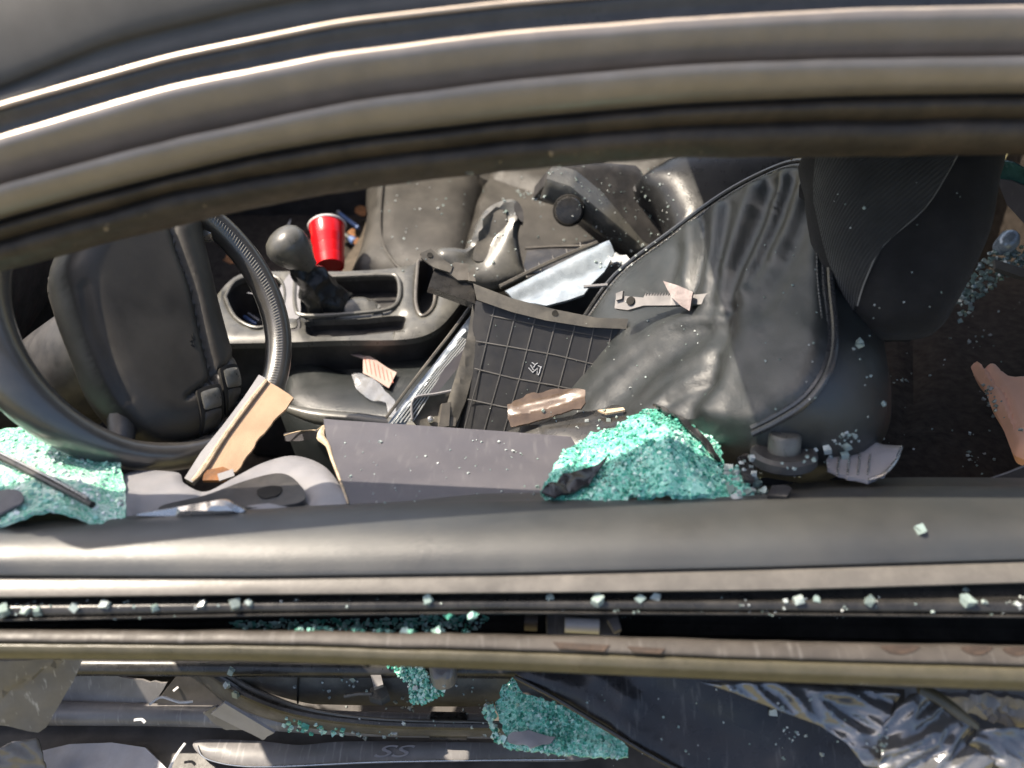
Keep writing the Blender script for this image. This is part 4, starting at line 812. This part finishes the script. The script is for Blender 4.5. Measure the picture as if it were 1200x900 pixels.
slab('window_switch', [(900, 580), (905, 569), (922, 568), (928, 572), (922, 582)], ZP(.952), .008, 'plastic', res=5, smooth=False, label='black window switch at the end of the glass mound', cat='switch')

# ================================================================== GREY SHARD, PEACH SCRAP, REAR SEAT AREA
gs_ = P3((970, 545, 'y', .12), (1056, 530, 'y', .14), (1010, 510, 'y', .18))
gst = thing('ridged_grey_shard', 'broken silvery grey ridged plastic shard below the seat bolster', 'shard', gs_(1010, 562))
slab('plate', [(968, 538), (984, 528), (1004, 514), (1014, 512), (1030, 522), (1056, 524), (1050, 540), (1036, 556), (1018, 563), (984, 556), (970, 548)], gs_, .005, 'lilac_plate', gst, res=5, smooth=False, jag=.6, folds=[([(1012, 515), (1030, 530), (1050, 532)], 8, .006)])
for a in (984, 996, 1008, 1020): tube('ridge', [gs_(a, 530)+gs_.n*.001, gs_(a-3, 557)+gs_.n*.001], .0013, 'silver', gst, sm=1, seg=5)
tube('edge_bead', [gs_(a, b)+gs_.n*.001 for a, b in [(1056, 524), (1050, 540), (1036, 556), (1018, 563)]], .002, 'silver', gst, seg=6)
rs = thing('back_bench', 'dark brown cloth rear seat scattered with glass behind the headrest', 'seat', W(1120, 500, z=.40))
slab('rear_cushion', [(1000, 380), (1090, 360), (1160, 320), (1300, 330), (1320, 620), (1180, 600), (1040, 580), (1000, 500)], P3((1050, 400, 'z', .62), (1200, 400, 'z', .64), (1100, 540, 'z', .70)), .12, 'carpet', rs, res=10, folds=[([(1050, 515), (1100, 520), (1160, 555)], 8, .010), ([(1070, 560), (1150, 555), (1200, 545)], 10, -.01), ([(1075, 400), (1068, 470), (1050, 520)], 10, -.012)], hfn=lambda a, b: .01*fbm((a*.012, b*.012, 6), 1))
ph = P3((1145, 430, 'z', .79), (1200, 450, 'z', .81), (1195, 530, 'z', .84))
slab('peach_foam_scrap', [(1141, 426), (1149, 427), (1154, 432), (1158, 428), (1166, 429), (1174, 437), (1184, 443), (1200, 443), (1260, 440), (1270, 540), (1200, 532), (1186, 514), (1176, 490), (1164, 470), (1158, 452), (1148, 440)], ph, .022, 'peach', res=3, inflate=(12, .012), folds=[([(1154, 432), (1168, 455), (1178, 470), (1190, 505)], 3, -.006), ([(1160, 452), (1175, 455), (1190, 450)], 3, -.003)], rim=[(.3, .003), (1, -.004)], label='peach orange folded piece of foam or cloth on the dark rear seat', cat='foam')
tube('seat_belt_edge', [W(1146, 566, y=.12), W(1180, 555, y=.15), W(1210, 542, y=.18)], .0018, 'vinyl_light', rs, seg=6)
slab('belt_web', [(1146, 566), (1180, 555), (1230, 536), (1260, 575), (1150, 575)], P3((1146, 566, 'y', .12), (1210, 542, 'y', .18), (1200, 575, 'y', .10)), .003, 'fabric', rs, res=10, smooth=False)
rgp = P3((1160, 320, 'z', .78), (1220, 330, 'z', .78), (1180, 250, 'z', .84))
rgt = thing('rear_glass_heap', 'heap of green glass shards and silver fragments behind the headrest', 'broken glass', W(1185, 330, z=.70))
glass_mat('glass_granules', [(1120, 345), (1150, 305), (1168, 285), (1240, 292), (1240, 315), (1190, 318), (1150, 345), (1125, 380)], rgp, 'glass_bit', rgt, step=3.4, size=.0062, rough=.005, tilt=.6, kind='stuff', drop=.45, tone=lambda a, b: .2+.5*fbm((a*.06, b*.06, 1), 1))
slab('metal_fragment', [(1160, 310), (1185, 318), (1240, 332), (1240, 342), (1190, 330), (1162, 320)], rgp, .012, 'lip', rgt, res=6, smooth=False, hfn=lambda a, b: .02)
slab('bulb_reflector', [(1163, 290), (1170, 278), (1182, 276), (1190, 284), (1186, 296), (1170, 299)], rgp, .02, 'reflector', rgt, res=4, inflate=(10, .012), hfn=lambda a, b: .02)
slab('green_pane', [(1164, 187), (1185, 190), (1205, 200), (1260, 215), (1260, 250), (1198, 254), (1180, 236), (1170, 215)], P3((1164, 187, 'z', .98), (1240, 215, 'z', .98), (1200, 254, 'z', .90)), .004, 'glass_sheet', rgt, res=6, smooth=False)
slab('dark_pane', [(1168, 210), (1185, 212), (1210, 222), (1230, 260), (1200, 262), (1180, 240)], P3((1164, 187, 'z', .985), (1240, 215, 'z', .985), (1200, 254, 'z', .905)), .003, 'vinyl', rgt, res=6, smooth=False)

def crump(k, am, s, an=.6, st=3.2):
    c_, s_ = math.cos(an), math.sin(an)
    def h(a, b):
        u = (a*c_+b*s_)*s; v_ = (-a*s_+b*c_)*s*st
        n1 = 1-abs(noise.noise(V((u, v_, k))))*2.2; n2 = 1-abs(noise.noise(V((u*2.3, v_*1.7, k+4))))*2.2
        return am*n1+am*.35*n2
    return h
# ================================================================== WRECKAGE BELOW THE BELT LINE
spn = P3((0, 775, 'z', .74), (95, 775, 'z', .70), (45, 858, 'z', .62))
slab('scuffed_door_fragment', [(-60, 770), (98, 770), (86, 798), (66, 832), (54, 852), (45, 859), (20, 856), (0, 850), (-60, 842)], spn, .006, 'scuffed', res=7, smooth=False, label='scuffed grey door fragment hanging below the belt moulding', cat='fragment', hfn=lambda a, b: .004*fbm((a*.02, b*.02, 2), 1)+(.010 if b < 790+(40-a)*.6 else 0)*.6)
slab('crumpled_tan_plastic', [(-60, 885), (0, 874), (20, 866), (44, 864), (52, 880), (56, 905), (-60, 912)], P3((0, 880, 'z', .46), (50, 866, 'z', .46), (30, 910, 'z', .42)), .003, 'clear_tan', res=4, smooth=False, ang=150, hfn=crump(11, .008, .02, .2), label='crumpled tan clear plastic at the lower left of the sill', cat='plastic')
bk = P3((240, 830, 'z', .55), (322, 850, 'z', .55), (280, 862, 'z', .50))
bkt = thing('bent_grey_bracket', 'bent lilac grey bracket with chipped edge lying against the door seal', 'bracket', bk(285, 860)-V((0, 0, .02)))
slab('bracket_face', [(268, 815), (326, 850), (318, 854), (314, 858), (288, 846), (252, 828)], bk, .004, 'lilac_plate', bkt, res=5, smooth=False, hfn=lambda a, b: .012)
slab('bracket_flange', [(252, 828), (288, 846), (314, 858), (308, 868), (300, 862), (288, 856), (266, 856), (250, 848), (238, 836)], bk, .004, 'grey_plate', bkt, res=5, smooth=False, jag=.6)
for pts, lb in (([(175, 826), (184, 819), (192, 817), (210, 823), (226, 822)], 'bent white plastic sliver lying along the grey sill pipe'), ([(196, 906), (206, 886), (217, 871)], 'long slanted white sliver beside the rounded end of the scuff plate'), ([(157, 844), (166, 843), (170, 847)], 'short hooked white sliver below the sill pipe'), ([(203, 810), (209, 805)], 'tiny straight white sliver on the dark panel corner')):
    tube('white_sliver', [W(a, b, z=.47) for a, b in pts], .0022, 'white_plastic', sm=2, seg=5, flat=.5, label=lb, cat='sliver', group='white slivers on the sill')
clt = thing('broken_clip', 'small broken grey plastic clip on the sill trim', 'clip', W(442, 815, z=.50))
slab('clip_top', [(434, 790), (446, 789), (449, 802), (438, 806)], ZP(.55), .008, 'grey_plate', clt, res=4, smooth=False); slab('clip_base', [(434, 806), (452, 803), (456, 814), (446, 820), (432, 816)], ZP(.53), .02, 'plastic_dusty', clt, res=4, smooth=False)
tube('clip_prong', [W(404, 816, z=.52), W(420, 813, z=.53), W(436, 813, z=.53)], .003, 'plastic_dusty', clt, sm=1, seg=6)
slab('rubber_bumper', [(504, 776), (532, 776), (533, 788), (524, 796), (508, 795)], ZP(.60), .03, 'grey_plate', res=4, inflate=(6, .006), label='round grey rubber bump stop under the belt moulding', cat='bump stop')
sg = P3((460, 785, 'z', .56), (520, 812, 'z', .56), (490, 826, 'z', .54))
glass_mat('glass_clump', [(455, 780), (498, 781), (506, 800), (520, 810), (518, 818), (490, 827), (480, 818), (478, 800)], sg, 'crazed_glass', None, step=2.1, size=.0036, tilt=.2, rough=.0014, label='small torn clump of green crazed glass on the sill', cat='broken glass', drop=.06)
lg = P3((590, 860, 'z', .56), (735, 885, 'z', .60), (640, 800, 'z', .58))
lgt = thing('green_glass_sheet', 'large torn sheet of green crazed glass with a lilac bare patch lying on the sill', 'broken glass', lg(650, 885)-V((0, 0, .02)))
lo_ = [(580, 826), (590, 802), (600, 795), (612, 812), (640, 820), (680, 836), (716, 856), (734, 874), (736, 886), (720, 889), (660, 884), (592, 876), (588, 850)]
lh = lambda a, b: .006*fbm((a*.02, b*.03, 5), 1)
slab('glass_backing', lo_, lg, .005, 'crazed_sheet', lgt, res=5, smooth=False, jag=1, hfn=lambda a, b: lh(a, b)+random.gauss(0, .0005))
glass_mat('glass_granules', [(604, 812), (640, 820), (680, 836), (716, 856), (734, 874), (736, 886), (720, 889), (660, 884), (592, 876), (590, 858)], lg, 'crazed_glass', lgt, step=2.1, size=.0036, tilt=.2, rough=.0010, hfn=lh, kind='stuff', drop=.72, tone=lambda a, b: (.45+.35*fbm((a*.04, b*.06, 8), 1)) if b < 880-(740-a)*.03 else .75)
glass_mat('edge_granules', [(566, 832), (574, 830), (590, 870), (584, 872)], lg, 'crazed_glass', lgt, step=3.4, size=.0065, rough=.002, kind='stuff')
slab('bare_patch', [(596, 862), (620, 859), (652, 866), (648, 872), (630, 876), (596, 873)], lg, .003, 'lilac_plate', lgt, res=6, smooth=False, jag=1, hfn=lambda a, b: lh(a, b)+.0055)
# black shiny door film and foil
fm = P3((610, 790, 'z', .66), (1040, 815, 'z', .72), (800, 900, 'z', .632))
slab('black_door_skin', [(598, 784), (700, 786), (820, 794), (960, 800), (1060, 808), (1060, 940), (850, 940), (790, 898), (740, 868), (680, 834), (630, 804)], fm, .004, 'film', res=9, smooth=False, label='glossy black torn door skin with scratches hanging beneath the belt moulding', cat='door skin', folds=[([(610, 790), (680, 812), (760, 870), (830, 905)], 10, .006), ([(720, 795), (800, 830), (900, 880)], 22, -.006), ([(700, 792), (740, 820)], 10, .008)], hfn=lambda a, b: .004*fbm((a*.009, b*.012, 9), 1))
tube('door_skin_edge', [fm(a, b)+fm.n*.008 for a, b in [(604, 792), (650, 816), (700, 846), (760, 882), (810, 908)]], .003, 'rubber_clean', seg=7, label='folded dark edge of the torn door skin', cat='door edge')
f1 = P3((830, 800, 'z', .78), (1050, 815, 'z', .80), (980, 880, 'z', .765))
slab('blue_foil_sheet', [(820, 799), (900, 799), (1000, 806), (1052, 812), (1046, 832), (1034, 858), (1030, 900), (1010, 896), (990, 870), (960, 850), (905, 830), (860, 812)], f1, .002, 'foil', res=4, ang=150, smooth=False, label='crumpled shiny foil sheet reflecting blue sky beside the black door skin', cat='foil', hfn=crump(1, .010, .012))
f2 = P3((1040, 880, 'z', .785), (1140, 850, 'z', .79), (1070, 815, 'z', .805))
slab('silver_foil_fold', [(1062, 814), (1074, 811), (1100, 826), (1128, 846), (1144, 853), (1130, 870), (1150, 884), (1175, 905), (1030, 910), (1028, 884), (1036, 850), (1048, 830)], f2, .002, 'foil', res=4, ang=150, smooth=False, label='folded silver plastic film with streaky wrinkles at the lower right', cat='foil', hfn=crump(3, .010, .014, -.7))
tube('olive_trim_strip', [W(a, b, z=c) for a, b, c in [(1076, 806, .85), (1100, 818, .84), (1125, 836, .83), (1146, 852, .82)]], [.006, .008, .0075, .004], 'belt', seg=9, flat=.5, label='bent olive trim strip dipping into the silver film', cat='trim strip')
f3 = P3((1130, 860, 'z', .785), (1210, 850, 'z', .80), (1170, 815, 'z', .81))
slab('torn_dark_panel', [(1144, 853), (1180, 850), (1260, 862), (1260, 930), (1180, 910), (1150, 884), (1132, 870)], f3, .003, 'foil', res=4, ang=150, smooth=False, label='torn dark crumpled panel at the far end of the door skin', cat='panel', hfn=crump(5, .010, .014, .3))
slab('broken_inner_rail', [(1100, 812), (1150, 812), (1260, 822), (1260, 866), (1200, 852), (1150, 840), (1120, 826)], P3((1100, 812, 'z', .82), (1260, 822, 'z', .82), (1180, 850, 'z', .78)), .006, 'grey_plate', res=6, smooth=False, label='grey broken inner rail under the end of the belt moulding', cat='rail', hfn=crump(8, .006, .03))

# ================================================================== GLASS BITS, DROPPED ONTO WHATEVER LIES BELOW THE PIXEL
bpy.context.view_layer.update(); DG = bpy.context.evaluated_depsgraph_get()
def hit(px, py):
    ok, loc, nrm, i, ob, m = S.ray_cast(DG, CAM, ray(px, py).normalized())
    if not ok: return None
    return loc, nrm
spots = []
for a, b in [(2, 716), (28, 713), (48, 713), (87, 712), (121, 709), (183, 710), (239, 708), (277, 707), (294, 706), (500, 702), (645, 700), (701, 702), (750, 701), (766, 702), (920, 705), (933, 703), (958, 704), (1015, 705), (1135, 704), (1153, 706), (1192, 707), (1132, 692)]:
    q = hit(a+random.uniform(-3, 3), b+random.uniform(-1, 5))
    if q: spots.append((a, q))
for a, (p, n) in spots:
    s_ = random.choice((.0045, .006, .0075, .0095))*random.uniform(.9, 1.1); v, f = chunk(p+V((0, 0, s_*.3)), V((random.gauss(0, .3), random.gauss(0, .3), 1)), s_, .8)
    link('glass_cube', v, f, 'glass_bit', smooth=False, rnd=[random.uniform(.2, .9)]*8, label='small green glass cube lying on the black window slot seal', cat='glass cube', group='glass cubes along the window slot')
for a, b, lb in [(271, 786, 'glass cube resting high on the curved door seal flange'), (267, 804, 'glass cube on the flange just above the bent grey bracket'), (278, 812, 'green glass cube touching the top of the bent grey bracket'), (1005, 404, 'clear glass cube on the seat bolster right under the headrest'),
                 (1077, 622, 'lone glass cube on the bare leather door top pad'), (905, 834, 'lone glass cube in the middle of the glossy black door skin'), (968, 525, 'glass cube in the dark gap beside the seat knob hub'), (989, 532, 'glass cube sitting on the ridged grey shard')]:
    q = hit(a, b)
    if q:
        p, n = q; s_ = .008; v, f = chunk(p+n*.003, n, s_, .8)
        link('glass_cube', v, f, 'glass_bit', smooth=False, rnd=[random.uniform(.3, .9)]*8, label=lb, cat='glass cube', group='loose glass cubes')
def crumbs(name, poly, n, s0, s1, label, mat='glass_bit', clusters=0):
    P = np.array(poly); lo = P.min(0); hi = P.max(0); gs = []; rn = []; k = 0
    cs = [(random.uniform(lo[0], hi[0]), random.uniform(lo[1], hi[1])) for _ in range(clusters)]
    while k < n:
        if cs and random.random() < .6: c = random.choice(cs); a, b = random.gauss(c[0], 8), random.gauss(c[1], 5)
        else: a, b = random.uniform(lo[0], hi[0]), random.uniform(lo[1], hi[1])
        k += 1
        if not inside(np.array([[a, b]]), poly)[0]: continue
        q = hit(a, b)
        if not q: continue
        s_ = random.uniform(s0, s1)*.62*(1 if random.random() < .8 else 1.7); gs.append(chunk(q[0]+q[1]*s_*.3, q[1]+V((random.gauss(0, .3), random.gauss(0, .3), 0)), s_, .8)); rn += [random.uniform(.2, 1)]*8
    if gs:
        v, f = join_geo(gs); link(name, v, f, mat, smooth=False, rnd=rn, label=label, cat='glass crumbs', kind='stuff')
crumbs('glass_crumbs', [(440, 215), (640, 190), (700, 280), (620, 330), (450, 320)], 110, .0025, .0055, 'fine glass crumbs sprinkled over the passenger seat cushion')
crumbs('glass_crumbs', [(640, 195), (790, 190), (800, 290), (700, 280)], 150, .0015, .0042, 'fine glass dust on the black recliner cover')
crumbs('glass_crumbs', [(605, 222), (640, 230), (636, 240), (604, 228)], 40, .004, .006, 'line of glass crumbs in the passenger seat crease')
crumbs('glass_crumbs', [(690, 310), (750, 285), (760, 292), (735, 320), (700, 325)], 45, .003, .008, 'green glass crumbs caught along the seat edge piping', clusters=2)
crumbs('glass_crumbs', [(390, 505), (640, 520), (640, 590), (415, 590)], 70, .0016, .0038, 'fine white glass crumbs on the violet trim panel')
crumbs('glass_crumbs', [(700, 350), (960, 260), (960, 480), (720, 480)], 60, .0015, .003, 'fine glass dust on the wrinkled driver seat')
crumbs('glass_crumbs', [(950, 195), (1160, 195), (1100, 390), (1000, 370)], 26, .0015, .0028, 'few glass specks on the dark headrest')
crumbs('glass_crumbs', [(1000, 395), (1200, 340), (1200, 560), (960, 540)], 130, .0015, .0050, 'glass crumbs scattered over the dark rear seat', clusters=9)
crumbs('glass_crumbs', [(1146, 440), (1160, 450), (1175, 490), (1165, 492), (1148, 465)], 34, .004, .008, 'glass crumbs along the edge of the peach scrap')
crumbs('glass_crumbs', [(0, 704), (1200, 698), (1200, 724), (0, 726)], 90, .0015, .0035, 'fine glass crumbs along the black slot seal', clusters=14)
crumbs('glass_crumbs', [(270, 727), (490, 724), (490, 742), (270, 738)], 420, .004, .0075, 'green glass crumbs packed inside the window slot', mat='crazed_glass')
crumbs('glass_crumbs', [(475, 722), (560, 718), (575, 726), (552, 742), (475, 742)], 220, .004, .008, 'broken window edge granules in the slot beside the regulator', mat='crazed_glass')
crumbs('glass_crumbs', [(320, 838), (410, 852), (405, 862), (330, 856)], 70, .004, .009, 'green glass crumbs heaped at the door seal', mat='crazed_glass')
crumbs('glass_crumbs', [(340, 795), (560, 790), (600, 860), (420, 868), (360, 840)], 90, .002, .007, 'glass crumbs scattered over the sill trim', clusters=8)
crumbs('glass_crumbs', [(640, 800), (1040, 815), (1040, 890), (820, 890)], 90, .0012, .004, 'fine glass specks over the black door skin', clusters=5)
crumbs('glass_crumbs', [(840, 540), (1000, 520), (960, 560), (860, 560)], 45, .003, .008, 'glass crumbs in the dark gap around the seat knob')
crumbs('glass_crumbs', [(690, 505), (560, 480), (700, 480), (790, 480)], 20, .003, .006, 'glass crumbs in the dark gap behind the mound')
crumbs('glass_crumbs', [(560, 360), (730, 380), (700, 480), (560, 500)], 26, .0012, .0026, 'fine glass dust on the black housing')
crumbs('dirt_crumbs', [(0, 292), (300, 222), (600, 180), (1200, 160), (1200, 180), (600, 198), (300, 240), (0, 314)], 150, .0018, .0045, 'dry dirt crumbs stuck to the lower edge of the rubber window seal', mat='dirt')
